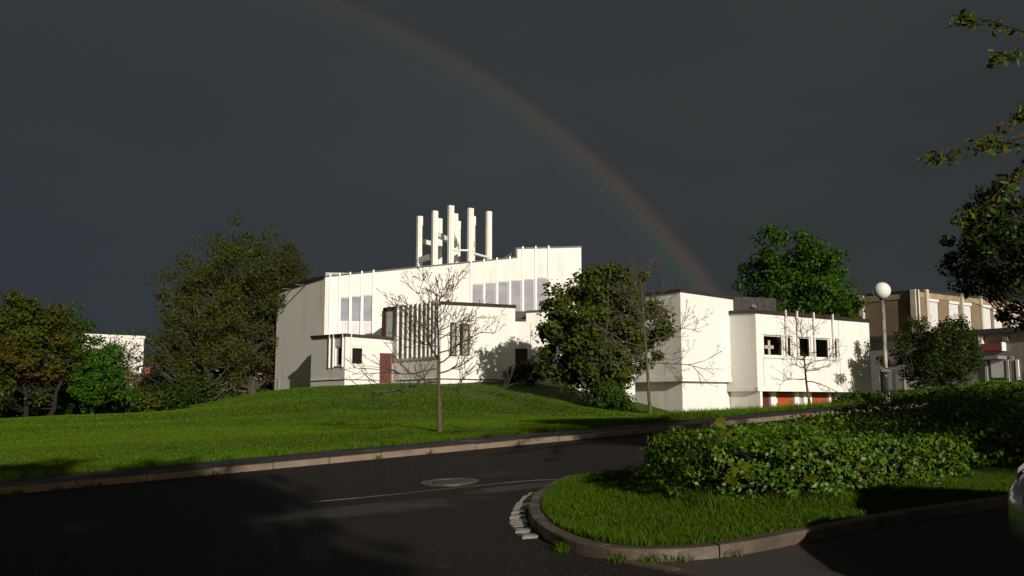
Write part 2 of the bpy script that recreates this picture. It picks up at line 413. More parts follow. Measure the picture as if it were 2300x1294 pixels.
    leaf('leaf_dark', [(0.013, 0.024, 0.006), (0.022, 0.038, 0.008), (0.036, 0.040, 0.011)], 0.45, 0.15)
    leaf('leaf_teal', [(0.019, 0.053, 0.017), (0.030, 0.068, 0.021)], 0.5, 0.2)
    leaf('leaf_cherry', [(0.045, 0.077, 0.013), (0.072, 0.104, 0.014), (0.045, 0.063, 0.013), (0.090, 0.041, 0.014)], 0.4, 0.25)
    leaf('leaf_cherry_red', [(0.16, 0.045, 0.016), (0.20, 0.07, 0.02)], 0.4, 0.25)
    # car paint, lamps
    t = NT('car_paint'); t.set(color=(0.22, 0.23, 0.25), rough=0.35, metal=0.6, coat=1.0); t.b.inputs['Coat Roughness'].default_value = 0.06; M['car_paint'] = t.m
    t = NT('headlamp'); t.set(color=(0.30, 0.29, 0.29), rough=0.10, metal=0.2, coat=1.0); M['headlamp'] = t.m
    t = NT('chrome'); t.set(color=(0.7, 0.7, 0.7), rough=0.15, metal=1.0); M['chrome'] = t.m
    t = NT('amber'); t.set(color=(0.5, 0.14, 0.02), rough=0.2); M['amber'] = t.m
make_materials()
M = MATS

# ------------------------------------------------------------------ terrain
def road_plane(x, y): return 0.0346 * x + 0.0412 * y
AZ = radians(55)
RD = np.array([sin(AZ), cos(AZ)])            # along the road and the right-hand faces of the church
LD = np.array([-cos(AZ), sin(AZ)])           # at right angles, away to the left
KERB0 = np.array([-4.78, 15.18])             # a point of the far kerb
def kerb_y(x): return KERB0[1] + (x - KERB0[0]) * RD[1] / RD[0] + 0.0 * x
PATH_W = 1.3
def lawn_y(x): return kerb_y(x) + PATH_W / RD[0]

def tps_points():
    P = []
    for x in (-25, -15, -8, -3, 2, 7, 12, 18):
        for dy in (-22, -14, -8, -3, 0):
            y = kerb_y(x) + dy
            P.append((x, y, max(-1.2, float(road_plane(x, y)))))
    for x in (-20, -12, -6, 0, 5, 10, 15):
        y = lawn_y(x); P.append((x, y, float(road_plane(x, y))))
    foot = [(614, 880, 68), (700, 870, 64), (775, 866, 60), (880, 862, 61.5), (990, 862, 58), (1120, 858, 60), (1180, 860, 60),
            (1260, 875, 57), (1340, 906, 54), (1420, 927, 54), (1535, 938, 56), (1470, 936, 52), (450, 915, 54), (550, 893, 60),
            (350, 928, 50), (150, 933, 47), (0, 943, 45), (-250, 950, 42), (988, 968, 21.3), (1000, 900, 42), (800, 903, 42), (600, 925, 40),
            (300, 965, 33), (0, 990, 27), (1200, 935, 38), (1460, 940, 36)]
    for px, py, Y in foot:
        p = at(px, py, Y); P.append((p[0], p[1], p[2] - 0.10))
    P += [(16, 57, 0.55), (24, 62, 0.75), (18, 40, 1.1), (30, 45, 1.6), (30, 70, 1.2), (0, 80, 2.0), (-20, 80, 1.6), (-40, 70, 0.8), (-40, 40, 0.3),
          (-45, 15, -0.6), (40, 30, 2.0), (45, 80, 1.5), (-30, 120, 1.0), (30, 120, 1.0), (0, 140, 1.0), (90, 100, 1.0), (-90, 100, 1.0), (7, 29, 1.15), (9, 33, 1.0), (13, 34, 1.2), (16, 37, 1.3), (10, 40, 0.85), (16, 45, 0.9), (22, 40, 1.5), (-23, 60, 0.85), (-20, 60, 1.15), (-20.5, 75, 0.9), (-17, 80, 1.1), (-28, 75, 0.7), (-30, 60, 0.6)]
    return np.array(P, float)
TP = tps_points()
def _U(r2): return np.where(r2 > 1e-9, 0.5 * r2 * np.log(np.maximum(r2, 1e-9)), 0.0)
def _fit():
    n = len(TP); d = ((TP[:, None, :2] - TP[None, :, :2]) ** 2).sum(-1)
    K = _U(d) + np.eye(n) * 1.5; Pm = np.c_[np.ones(n), TP[:, :2]]
    A = np.zeros((n + 3, n + 3)); A[:n, :n] = K; A[:n, n:] = Pm; A[n:, :n] = Pm.T
    return np.linalg.solve(A, np.r_[TP[:, 2], 0, 0, 0])
TW = _fit()
def terr(x, y):
    x = np.asarray(x, float); y = np.asarray(y, float); sh = x.shape
    xf, yf = x.ravel(), y.ravel(); out = np.empty(len(xf))
    for i in range(0, len(xf), 20000):
        a, b = xf[i:i + 20000], yf[i:i + 20000]
        d = (a[:, None] - TP[None, :, 0]) ** 2 + (b[:, None] - TP[None, :, 1]) ** 2
        out[i:i + 20000] = _U(d) @ TW[:-3] + TW[-3] + TW[-2] * a + TW[-1] * b
    # the road itself is a plane; blend to it on the camera's side of the kerb
    side = (xf - KERB0[0]) * LD[0] + (yf - KERB0[1]) * LD[1]
    pl = np.maximum(road_plane(xf, yf), -1.5)
    w = np.clip((side + 0.2) / 4.0, 0, 1); w = w * w * (3 - 2 * w)
    out = pl * (1 - w) + out * w
    far = np.clip((np.hypot(xf, yf - 30) - 75) / 60, 0, 1); far = far * far * (3 - 2 * far)
    return (out * (1 - far) + 1.0 * far).reshape(sh)
def tz(x, y): return float(terr(np.array([x]), np.array([y]))[0])

def grid_sheet(name, xs, yfun, ts, off, mat, kind='structure', parent=None):
    X = np.repeat(np.array(xs)[:, None], len(ts), 1); Y = np.stack([yfun(x, ts) for x in xs])
    Z = terr(X, Y) + off
    v = np.stack([X, Y, Z], -1).reshape(-1, 3); nx, ny = X.shape
    i = (np.arange(nx - 1)[:, None] * ny + np.arange(ny - 1)[None]).ravel()
    loops = np.stack([i, i + ny, i + ny + 1, i + 1], 1).ravel()
    o = fast_mesh(name, v, loops, 4, mat, parent, True)
    o['kind'] = kind; return o

def spread(a, b, n, far, m):      # dense in the middle, growing outward
    c = np.linspace(a, b, n); s = (far - b) * np.linspace(0, 1, m + 1)[1:] ** 2.5 + b
    t = a - (far + a) * np.linspace(0, 1, m + 1)[1:] ** 2.5 if a < 0 else None
    return np.r_[t[::-1], c, s] if t is not None else np.r_[c, s]
xs_far = spread(-60, 60, 121, 1500, 14)
ys_far = np.r_[-1500, -700, -300, -150, -90, np.linspace(-60, 120, 181), 150, 200, 300, 600, 1500]
grid_sheet('ground', xs_far, lambda x, t: t, ys_far, -0.10, M['soil'])
xs = np.linspace(-55, 45, 401)
grid_sheet('road', np.linspace(-40, 40, 161), lambda x, t: -12 + (kerb_y(x) + 12) * t, np.linspace(0, 1, 90), 0.0, M['asphalt'])
grid_sheet('footpath', xs, lambda x, t: kerb_y(x) + 0.05 + (lawn_y(x) - kerb_y(x)) * t, np.linspace(0, 1, 6), 0.100, M['path_asphalt'])
grid_sheet('lawn', xs, lambda x, t: lawn_y(x) + 130 * t ** 1.6, np.linspace(0, 1, 150), 0.110, M['turf'])
grid_sheet('earth_bank', np.linspace(-60, 60, 61), lambda x, t: -60 + 48 * t, np.linspace(0, 1, 20), -0.02, M['turf'])

# ------------------------------------------------------------------ kerbs
def far_kerb():
    root = MB()
    # concrete bed under the stones
    a, b = KERB0 - RD * 14, KERB0 + RD * 24
    bed = MB()
    for k in range(38):
        p, q = a + RD * k, a + RD * (k + 1)
        n = LD * 0.10
        pts = [p + n * 0.3, q + n * 0.3, q + n * 1.3, p + n * 1.3]
        bed.hexa([(w[0], w[1], tz(*w) - 0.2) for w in pts] + [(w[0], w[1], tz(*w) + 0.085) for w in pts])
    o = bed.build('kerb', M['soil']); o['kind'] = 'structure'
    # one shared stone, 1 m long with a rounded front edge
    st = MB(); h = 0.104; L = 0.493
    prof = [(-0.075, -0.16), (-0.075, h - 0.022), (-0.066, h - 0.006), (-0.050, h), (0.040, h), (0.040, -0.16)]
    n = len(prof)
    for x in (-L, L):
        for y, z in prof: st.v.append((x, y, z))
    st.f += [tuple(range(n))[::-1], tuple(range(n, 2 * n))] + [(i, (i + 1) % n, n + (i + 1) % n, n + i) for i in range(n)]
    me = None
    r = random.Random(4)
    for k in range(-13, 24):
        c = KERB0 + RD * (k + 0.5) + LD * 0.075
        z = tz(*c) - (0.05 if k < -4 else 0.0) * min(1, (-4 - k) / 3 if k < -4 else 0)
        if me is None:
            s = st.build('kerb_stone', M['kerb_concrete'], o); me = s.data
        else:
            s = bpy.data.objects.new('kerb_stone', me); COL.objects.link(s); s.parent = o
        s.location = (c[0], c[1], z + r.uniform(-0.006, 0.004))
        slope = math.atan(0.0346 * RD[0] + 0.0412 * RD[1])
        s.rotation_euler = (r.uniform(-0.012, 0.012), -slope + r.uniform(-0.004, 0.004), pi / 2 - AZ + r.uniform(-0.006, 0.006))
far_kerb()

# traffic island with its rounded kerb; outline runs anticlockwise seen from above
def ground_hit(px, py, off=0.0):
    d = ray(px, py); t = (EYE - off) / (0.0346 * d[0] + 0.0412 * d[1] - d[2])
    return np.array([d[0] * t, d[1] * t])
def island_outline():
    pix = [(1275, 1086), (1232, 1105), (1206, 1122), (1190, 1145), (1187, 1168), (1203, 1195), (1240, 1222), (1290, 1243), (1370, 1259), (1470, 1264),
           (1560, 1260), (1660, 1249), (1760, 1230), (1850, 1211), (1960, 1189), (2080, 1168), (2200, 1150)]
    P = [ground_hit(*p) for p in pix]
    a = P[0]; P = [a + RD * s for s in (26, 20, 15, 11, 8, 5.5, 3.5, 2, 0.9)] + P
    e = P[-1]; d = (P[-1] - P[-2]); d /= np.linalg.norm(d)
    P += [e + d * s for s in (1.5, 4, 8, 13, 18)]
    # resample with Catmull-Rom
    out = []
    for i in range(len(P) - 1):
        p0, p1, p2, p3 = P[max(i - 1, 0)], P[i], P[i + 1], P[min(i + 2, len(P) - 1)]
        m = max(2, int(np.linalg.norm(p2 - p1) / 0.12))
        for t in np.arange(m) / m:
            out.append(0.5 * ((2 * p1) + (-p0 + p2) * t + (2 * p0 - 5 * p1 + 4 * p2 - p3) * t * t + (-p0 + 3 * p1 - 3 * p2 + p3) * t ** 3))
    out.append(P[-1]); out = np.array(out)
    s = np.r_[0, np.cumsum(np.linalg.norm(np.diff(out, axis=0), axis=1))]
    u = np.arange(0, s[-1], 0.1)
    return np.c_[np.interp(u, s, out[:, 0]), np.interp(u, s, out[:, 1])]
ISL = island_outline()
def normals2(P):
    t = np.gradient(P, axis=0); t /= np.linalg.norm(t, axis=1)[:, None]
    return np.c_[-t[:, 1], t[:, 0]]           # to the left of travel = inside for an anticlockwise line
ISN = normals2(ISL)
if ((ISL.mean(0) - ISL[len(ISL) // 2]) * ISN[len(ISL) // 2]).sum() < 0: ISN = -ISN
KW = 0.13
def island():
    inner = ISL + ISN * (KW - 0.02)
    c = ISL.mean(0); c = np.array([7.5, 13.5])
    ks = np.linspace(1, 0, 26) ** 1.0
    v = []; n = len(inner)
    for k in ks:
        p = c + (inner - c) * k; z = terr(p[:, 0], p[:, 1]) + 0.095 + 0.10 * (1 - k)
        v.append(np.c_[p, z])
    v = np.concatenate(v); m = len(ks)
    i = (np.arange(m - 1)[:, None] * n + np.arange(n - 1)[None]).ravel()
    o = fast_mesh('traffic_island', v, np.stack([i, i + 1, i + n + 1, i + n], 1).ravel(), 4, M['turf'], None, True)
    o['kind'] = 'structure'
    # kerb stones 0.98 m long along the line
    step = 10; r = random.Random(9); joint = 0.006
    for k in range(60, len(ISL) - step, step):
        seg = ISL[k:k + step + 1].copy(); nn = ISN[k:k + step + 1]
        if np.linalg.norm(seg.mean(0) - np.array([3, 9])) > 9: continue
        tdir = seg[1] - seg[0]; tdir /= np.linalg.norm(tdir); seg[0] += tdir * joint
        tdir = seg[-1] - seg[-2]; tdir /= np.linalg.norm(tdir); seg[-1] -= tdir * joint
        dz = r.uniform(-0.006, 0.006); H = 0.105 + dz
        mb = MB(); prof = [(0.0, -0.12), (0.0, H - 0.02), (0.008, H - 0.005), (0.022, H), (KW, H), (KW, -0.12)]
        for p, q in zip(seg, nn):
            z = road_plane(*p)
            for a, b in prof: mb.v.append((p[0] + q[0] * a, p[1] + q[1] * a, z + b))
        m = len(prof)
        for a in range(len(seg) - 1):
            for b in range(m): mb.f.append((a * m + b, a * m + (b + 1) % m, (a + 1) * m + (b + 1) % m, (a + 1) * m + b))
        mb.f += [tuple(range(m)), tuple(range((len(seg) - 1) * m, len(seg) * m))[::-1]]
        mb.build('kerb_stone', M['kerb_island'], o)
    # gutter setts round the tip
    tip = [i for i in range(len(ISL)) if ISL[i][0] < 1.25 and ISL[i][1] < 12.3]
    lo = min(tip, key=lambda i: abs(ISL[i][1] - 11.7)); 
    i0 = min(range(len(ISL)), key=lambda i: np.linalg.norm(ISL[i] - ground_hit(1222, 1109)))
    i1 = min(range(len(ISL)), key=lambda i: np.linalg.norm(ISL[i] - ground_hit(1222, 1208)))
    a = i0; pos = 0.0
    s = np.arange(len(ISL)) * 0.1
    x = s[i0]
    while x < s[i1]:
        w = r.uniform(0.11, 0.17)
        f = (x + w / 2) / 0.1; k = int(f); p = ISL[k]; q = ISN[k]; t = np.array([q[1], -q[0]])
        c2 = p - q * (0.10 + r.uniform(0, 0.012)); z = road_plane(*c2)
        mb = MB(); hw = (w - 0.016) / 2; hd = 0.085 + r.uniform(-0.012, 0.01); ht = 0.016 + r.uniform(-0.006, 0.010)
        def pt(u, g, zz): return (c2[0] + t[0] * u + q[0] * g, c2[1] + t[1] * u + q[1] * g, z + zz)
        e = 0.016
        mb.hexa([pt(-hw, -hd, -0.05), pt(hw, -hd, -0.05), pt(hw, hd, -0.05), pt(-hw, hd, -0.05), pt(-hw, -hd, ht - e), pt(hw, -hd, ht - e), pt(hw, hd, ht - e), pt(-hw, hd, ht - e)])
        mb.hexa([pt(-hw, -hd, ht - e - .001), pt(hw, -hd, ht - e - .001), pt(hw, hd, ht - e - .001), pt(-hw, hd, ht - e - .001),
                 pt(-hw + e, -hd + e, ht), pt(hw - e, -hd + e, ht), pt(hw - e, hd - e, ht), pt(-hw + e, hd - e, ht)])
        mb.build('gutter_stone', M['cobble'], o)
        x += w
    return o
ISLAND = island()

# flush edging strip and the brown parking area beyond it
def parking():
    a = ground_hit(1309, 1246); b = ground_hit(1560, 1297); d = b - a; d /= np.linalg.norm(d)
    nrm = np.array([-d[1], d[0]])
    if nrm[0] < 0: nrm = -nrm
    pts = [a + nrm * 0.05, b + nrm * 0.05, a + d * 6, a + d * 6 + np.array([12, 0.5]), ISL[-60], ISL[-110], ISL[-140]]
    near = [p for p in ISL if p[1] < 9.6 and p[0] > a[0] + 0.25 and p[0] < 14]
    poly = [a + d * 0.1, b, a + d * 5.5, np.array([16, 1.0]), np.array([16, near[-1][1]])] + list(reversed(near))
    mb = MB(); mb.poly([(p[0], p[1], road_plane(*p) + 0.006) for p in poly]); o = mb.build('parking_bay', M['parking']); o['kind'] = 'structure'
    x = 0.0; r = random.Random(2)
    while x < 5.2:
        p = a + d * (x + 0.006); q = a + d * (x + 0.99); w = nrm * 0.09
        c = [p, q, q + w, p + w]; dz = r.uniform(0.012, 0.02)
        m2 = MB(); m2.hexa([(k[0], k[1], road_plane(*k) - 0.1) for k in c] + [(k[0], k[1], road_plane(*k) + dz) for k in c])
        m2.build('edging_stone', M['kerb_island'], o); x += 1.0
parking()

# the sealed joint in the road: a thin raised bitumen seam
def seam():
    pix = [(640, 1137), (720, 1126), (800, 1119), (900, 1109), (1000, 1098), (1060, 1092), (1130, 1085), (1200, 1079), (1280, 1076)]
    P = [ground_hit(*p) for p in pix]; mb = MB()
    for a, b in zip(P[:-1], P[1:]):
        d = b - a; d /= np.linalg.norm(d); n = np.array([-d[1], d[0]]) * 0.004
        mb.hexa([(k[0], k[1], road_plane(*k) - 0.01) for k in (a - n, b - n, b + n, a + n)] + [(k[0], k[1], road_plane(*k) + 0.003) for k in (a - n * .5, b - n * .5, b + n * .5, a + n * .5)])
    o = mb.build('road_joint', M['iron']); o['kind'] = 'structure'
seam()

def manhole():
    c = ground_hit(1010, 1084); z = road_plane(*c)
    t = thing('manhole_cover', (c[0], c[1], z), 'round iron manhole cover with concrete centre set in the dark road', 'manhole cover')
    nx = np.array([1, 0, 0.0346]); ny = np.array([0, 1, 0.0412])
    def ring(r0, r1, h, n=40):
        mb = MB()
        for j in range(n):
            a, b = 2 * pi * j / n, 2 * pi * (j + 1) / n
            def p(r, w, zz): q = nx * r * cos(w) + ny * r * sin(w); return (c[0] + q[0], c[1] + q[1], z + q[2] + zz)
            mb.quad(p(r0, a, h), p(r1, a, h), p(r1, b, h), p(r0, b, h))
            mb.quad(p(r1, a, h), p(r1, a, -0.03), p(r1, b, -0.03), p(r1, b, h))
            mb.quad(p(r0, a, -0.03), p(r0, a, h), p(r0, b, h), p(r0, b, -0.03))
        return mb
    ring(0.33, 0.40, 0.014).build('frame', M['iron'], t)
    ring(0.29, 0.318, 0.010).build('rim', M['iron'], t)
    ring(0.0, 0.245, 0.013).build('lid', M['lid_concrete'], t)
    for j in range(12):
        w = 2 * pi * (j + .5) / 12; q = nx * 0.266 * cos(w) + ny * 0.266 * sin(w); mb = MB()
        mb.lathe((c[0] + q[0], c[1] + q[1], z + q[2]), [(0.016, -0.02), (0.016, 0.012)], 8); mb.build('stud', M['iron'], t)
    ring(0.247, 0.288, 0.002).build('recess', M['soil'], t)
manhole()
# ------------------------------------------------------------------ walls with openings
class Wall:
    """vertical face from A to B (left to right seen from outside)"""
    def __init__(s, A, B):
        s.A = np.array(A[:2], float); s.B = np.array(B[:2], float)
        s.d = s.B - s.A; s.len = np.linalg.norm(s.d); s.d /= s.len
        s.n = np.array([s.d[1], -s.d[0]])
    def hit(s, px, py):
        r = ray(px, py)
        # A + k d = t r
        m = np.array([[r[0], -s.d[0]], [r[1], -s.d[1]]]); t, k = np.linalg.solve(m, s.A)
        return k, EYE + r[2] * t
    def rect(s, x0, y0, x1, y1):
        a, zt = s.hit(x0, y0); b, zb = s.hit(x1, y1); return a, b, zb, zt
    def pt(s, k, z, out=0.0):
        p = s.A + s.d * k + s.n * out; return (p[0], p[1], z)
    def slab(s, mb, k0, k1, z0, z1, o0, o1, z1b=None, z0b=None):
        """box on the wall between offsets o0 (back) and o1 (front); tops may slope"""
        z1b = z1 if z1b is None else z1b; z0b = z0 if z0b is None else z0b
        mb.hexa([s.pt(k0, z0, o1), s.pt(k1, z0b, o1), s.pt(k1, z0b, o0), s.pt(k0, z0, o0),
                 s.pt(k0, z1, o1), s.pt(k1, z1b, o1), s.pt(k1, z1b, o0), s.pt(k0, z1, o0)])
    def face(s, mb, z0, zt, openings=(), depth=0.2, k0=0.0, k1=None, cuts=()):
        """wall skin with real openings and reveals; zt is a function of k or a number"""
        k1 = s.len if k1 is None else k1
        T = (lambda k, m: zt(k, m)) if getattr(zt, 'step', False) else (lambda k, m: zt(k)) if callable(zt) else (lambda k, m: zt)
        ks = sorted(set([k0, k1] + list(cuts) + [min(max(v, k0), k1) for o in openings for v in o[:2]]))
        zs = sorted(set([z0] + [v for o in openings for v in o[2:]]))
        for a, b in zip(ks[:-1], ks[1:]):
            if b - a < 1e-5: continue
            for i, z in enumerate(zs):
                top = i == len(zs) - 1
                za, zb = (T(a, (a + b) / 2), T(b, (a + b) / 2)) if top else (zs[i + 1], zs[i + 1])
                km, zm = (a + b) / 2, (z + (za + zb) / 2) / 2
                if any(o[0] < km < o[1] and o[2] < zm < o[3] for o in openings): continue
                mb.quad(s.pt(a, z), s.pt(b, z), s.pt(b, zb), s.pt(a, za))
        for a, b, za, zb in openings:
            D = -depth
            mb.quad(s.pt(a, za), s.pt(a, zb), s.pt(a, zb, D), s.pt(a, za, D))
            mb.quad(s.pt(b, zb), s.pt(b, za), s.pt(b, za, D), s.pt(b, zb, D))
            mb.quad(s.pt(a, zb), s.pt(b, zb), s.pt(b, zb, D), s.pt(a, zb, D))
            mb.quad(s.pt(b, za), s.pt(a, za), s.pt(a, za, D), s.pt(b, za, D))
    def window(s, R, parent, glass, depth=0.14, fw=0.06, frame='white_frame', back=None, sill=True, mull=(), trans=()):
        a, b, z0, z1 = R; D = -depth
        mb = MB(); t = 0.05
        s.slab(mb, a, a + fw, z0, z1, D, D + t); s.slab(mb, b - fw, b, z0, z1, D, D + t)
        s.slab(mb, a + fw, b - fw, z0, z0 + fw, D, D + t); s.slab(mb, a + fw, b - fw, z1 - fw, z1, D, D + t)
        for m in mull: s.slab(mb, m - fw / 2, m + fw / 2, z0 + fw, z1 - fw, D, D + t)
        w = mb.build('window', M[frame], parent)
        ks = [a + fw] + [v for m in mull for v in (m - fw / 2, m + fw / 2)] + [b - fw]
        for i in range(0, len(ks), 2):
            zs = [z0 + fw] + [v for m in trans for v in (m - fw / 2, m + fw / 2)] + [z1 - fw]
            for j in range(0, len(zs), 2):
                g = MB(); s.slab(g, ks[i], ks[i + 1], zs[j], zs[j + 1], D + 0.006, D + 0.018)
                g.build('pane', M[glass if not isinstance(glass, (list, tuple)) else glass[(j // 2) % len(glass)]], w)
            for m in trans:
                tb = MB(); s.slab(tb, ks[i], ks[i + 1], m - fw / 2, m + fw / 2, D + 0.001, D + t - 0.002); tb.build('transom', M[frame], w)
        if sill:
            sb = MB(); s.slab(sb, a - 0.04, b + 0.04, z0 - 0.05, z0 - 0.004, -depth, 0.07); sb.build('sill', M[frame], w)
        return w

def along(P, dirv, px, py):
    """point P + s*dirv that is seen in column px"""
    r = ray(px, py); m = np.array([[dirv[0], -r[0]], [dirv[1], -r[1]]])
    s, t = np.linalg.solve(m, -np.array(P[:2], float)); return np.array(P[:2]) + np.array(dirv) * s
def zat(px, py, P):
    r = ray(px, py); return EYE + r[2] * P[1] / r[1]
def lin(a, za, b, zb): return lambda k: za + (zb - za) * (k - a) / (b - a)

# ------------------------------------------------------------------ the church
def church():
    c4 = at(775, 800, 60.0)[:2]
    root = thing('church', (c4[0], c4[1], tz(*c4)), 'white modernist church complex of angular flat-roofed blocks on the lawn mound', 'church')
    W = {}
    # ---- nave: tall hall behind
    nl = -RD; c5 = along(c4 - nl * 1.7, LD, 728, 740)
    md = np.array([sin(radians(79)), cos(radians(79))])
    e = along(c5, md, 1306, 620); dl = along(c5, LD, 620, 760)
    main, left = Wall(c5, e), Wall(dl, c5)
    back = LD * 4 + np.array([2, 14.0])
    kst, zst = main.hit(1162, 579); _, zst2 = main.hit(1162, 559)
    zA = main.hit(729, 622)[1]; zE = main.hit(1305, 555)[1]; zD = left.hit(622, 655)[1]
    top1 = lin(0, zA, kst, zst); top2 = lin(kst, zst2, main.len, zE)
    z0 = 1.2
    lw = [main.rect(x0, y0, x1, 757) for x0, y0, x1 in ((764, 668, 785, ), (789, 665, 811), (815, 663, 836))]
    rw = []
    for k in range(6):
        x0 = 1060 + k * 29.0; rw.append(main.rect(x0, 638 - k * 2.8, x0 + 24.5, 705))
    mb = MB()
    def ztop(k, m): return top1(k) if m < kst else top2(k)
    ztop.step = True
    main.face(mb, z0, ztop, lw + rw, 0.16, cuts=(kst,))
    left.face(mb, z0, lin(0, zD, left.len, zA))
    b1, b2 = e + back, dl + back
    r_ = Wall(e, b1); r_.face(mb, z0, zE); q = Wall(b1, b2); q.face(mb, z0, lin(0, zE, q.len, zD)); l2 = Wall(b2, dl); l2.face(mb, z0, zD)
    mb.quad(main.pt(kst, zst2), main.pt(kst, zst), (*(main.A + main.d * kst + back), zst), (*(main.A + main.d * kst + back), zst2))
    o = mb.build('wall', M['white_render'], root); o['label'] = 'tall nave walls with streaked white render'
    km = main.A + main.d * kst
    rf = MB()
    rf.poly([(*dl, zD - .06), (*c5, zA - .06), (*km, zst - .06), (*(km + back), zst - .06), (*b2, zD - .06)])
    rf.poly([(*km, zst2 - .06), (*e, zE - .06), (*b1, zE - .06), (*(km + back), zst2 - .06)])
    rf.build('roof', M['roof_felt'], root)
    def fascia(wl, k0, k1, za, zb, h=0.16, out=0.07, mat='fascia', hb=None):
        f = MB(); wl.slab(f, k0, k1, za, za + h, -0.25, out, zb + (h if hb is None else hb), zb); return f.build('fascia', M[mat], root)
    fascia(left, -0.05, left.len - 0.02, zD - 0.12, zA - 0.06, 0.42, 0.09, hb=0.16)
    fascia(main, 0.0, kst, zA - 0.02, zst - 0.02, 0.10, 0.06); fascia(main, kst - 0.12, main.len + 0.05, zst2 - 0.02, zE - 0.02, 0.10, 0.06)
    f = MB(); main.slab(f, kst - 0.14, kst - 0.005, zst + 0.08, zst2 - 0.02, -0.6, 0.05); f.build('fascia', M['fascia'], root)
    # dark raised roof behind the step
    f = MB(); ka = main.hit(1108, 592)[0]
    p1, p2 = main.A + main.d * ka - main.n * 1.5, main.A + main.d * (kst - 0.15) - main.n * 1.5
    bb = -main.n * 5
    f.hexa([(*p1, zst - 0.9), (*p2, zst - 0.9), (*(p2 + bb), zst - 0.9), (*(p1 + bb), zst - 0.9), (*p1, zst - 0.55), (*p2, zst + 0.62), (*(p2 + bb), zst + 0.62), (*(p1 + bb), zst - 0.55)])
    f.build('roof_slope', M['slate'], root)
    # ribs (white battens) on the nave wall
    ribs = [(742, 626), (763, 622), (787, 614), (813, 611), (839, 612)] + [(1058 + 29 * k, 585 - 2.6 * k) for k in range(7)]
    for px, py in ribs:
        k, zt = main.hit(px, py)
        zt = (top1 if k < kst else top2)(k) + 0.10
        f = MB(); main.slab(f, k - 0.05, k + 0.05, 3.0, zt + 0.06, 0.004, 0.11); f.build('rib', M['white_frame'], root)
    for R in lw:
        zt_ = main.hit(790, 722)[1]
        main.window(R, root, ['blind', 'glass_painted_sky'], 0.12, 0.05, trans=(zt_,), sill=False)
    for R in rw: main.window(R, root, 'glass_painted_sky', 0.12, 0.045, sill=False)
    for R, tp in [(r, top1) for r in lw] + [(r, None) for r in rw]:
        km_ = (R[0] + R[1]) / 2; zt_ = min(ztop(R[0], km_), ztop(R[1], km_)) - 0.06
        if R[0] < kst < R[1]: zt_ = zst - 0.06
        f = MB(); main.slab(f, R[0] - 0.02, R[1] + 0.02, R[3] + 0.03, zt_, 0.003, 0.014); f.build('panel', M['white_panel'], root)
    # rain spouts on the grey left wall
    for px, py in ((655, 650), (686, 641)):
        k, z = left.hit(px, py); f = MB()
        f.box(left.pt(k, z, 0.42), np.append(left.d * 0.06, 0), np.append(left.n * 0.42, 0), (0, 0, 0.045)); f.build('rain_spout', M['dark_metal'], root)
    f = MB(); k, z = left.hit(624, 860); left.slab(f, k + 0.2, k + 0.26, z0, z + 0.4, 0, 0.06); f.build('drain_pipe', M['grey_metal'], root)

    # ---- generic block: two visible faces meeting at a near corner
    def block(corner, pl, pr, ztops, zbase, name_label, back=(0, 5.0), mat='white_render', ol=(), orr=(), rd=0.16):
        wl, wr = Wall(pl, corner), Wall(corner, pr)
        zc, zl, zr = ztops; m = MB()
        wl.face(m, zbase, lin(0, zl, wl.len, zc), ol, rd); wr.face(m, zbase, lin(0, zc, wr.len, zr), orr, rd)
        bk = np.array(back, float); q = np.array(pr) + bk; w = np.array(pl) + bk
        Wall(pr, q).face(m, zbase, zr); Wall(w, pl).face(m, zbase, zl)
        wb = Wall(q, w); wb.face(m, zbase, lin(0, zr, wb.len, zl))
        m2 = [(*pl, zl - .05), (*corner, zc - .05), (*pr, zr - .05), (*q, zr - .05), (*w, zl - .05)]
        o = m.build('wall', M[mat], root); o['label'] = name_label
        rr = MB(); rr.poly(m2); rr.build('roof', M['roof_felt'], root)
        return wl, wr
    def cap(wl, wr, zc, zl, zr, h=0.20, out=0.07):
        f = MB(); wl.slab(f, -0.05, wl.len + out * 0.9, zl, zl + h, -0.2, out, zc + h, zc); f.build('fascia', M['fascia'], root)
        f = MB(); wr.slab(f, -out + 0.003, wr.len + 0.05, zc, zc + h, -0.2, out - 0.003, zr + h, zr); f.build('fascia', M['fascia'], root)
    def plinth(wl, wr, z, h_above, out=0.06, mat='white_render', zb=0.2):
        """upper wall overhangs a recessed plinth: an overhang band is built proud of the wall"""
        for wl_, a, b in ((wl, -0.003, wl.len + out - 0.004), (wr, -out, wr.len)):
            f = MB(); wl_.slab(f, a, b, z, h_above, 0.004, out); f.build('band', M[mat], root)

    # ---- small porch block at the left
    zc = zat(775, 756, c4)
    pr = along(c4, RD, 882, 800); pl = along(c4, LD, 699, 800)
    wl, wr = Wall(pl, c4), Wall(c4, pr)
    z0b = tz(*c4) - 0.5; zpl = zat(775, 852, c4)
    Rl = wl.rect(753, 779, 770, 821); Rr = wr.rect(789, 778, 817, 821)
    block(c4, pl, pr, (zc, zat(699, 761, pl), zat(882, 764, pr)), z0b, 'low white porch block with a corner window', (0, 1.8), 'white_brick', [Rl], [Rr, wr.rect(853, 793, 880, 900)])
    cap(wl, wr, zc, zat(699, 761, pl), zat(882, 764, pr))
    Rd = list(wr.rect(853, 793, 880, 861)); 
    for (w_, a, b) in ((wl, 0, wl.len + 0.055), (wr, -0.06, Rd[0])):
        f = MB(); w_.slab(f, a, b, zpl, zpl + 0.07, 0.003, 0.06); f.build('band', M['white_render'], root)
        f = MB(); w_.slab(f, a, b + (0.0 if w_ is wr else -0.0), zpl - 0.05, zpl - 0.002, 0.002, 0.015); f.build('shade_strip', M['dark_metal'], root)  # dark strip on the flat wall, coloured as the shade below the band
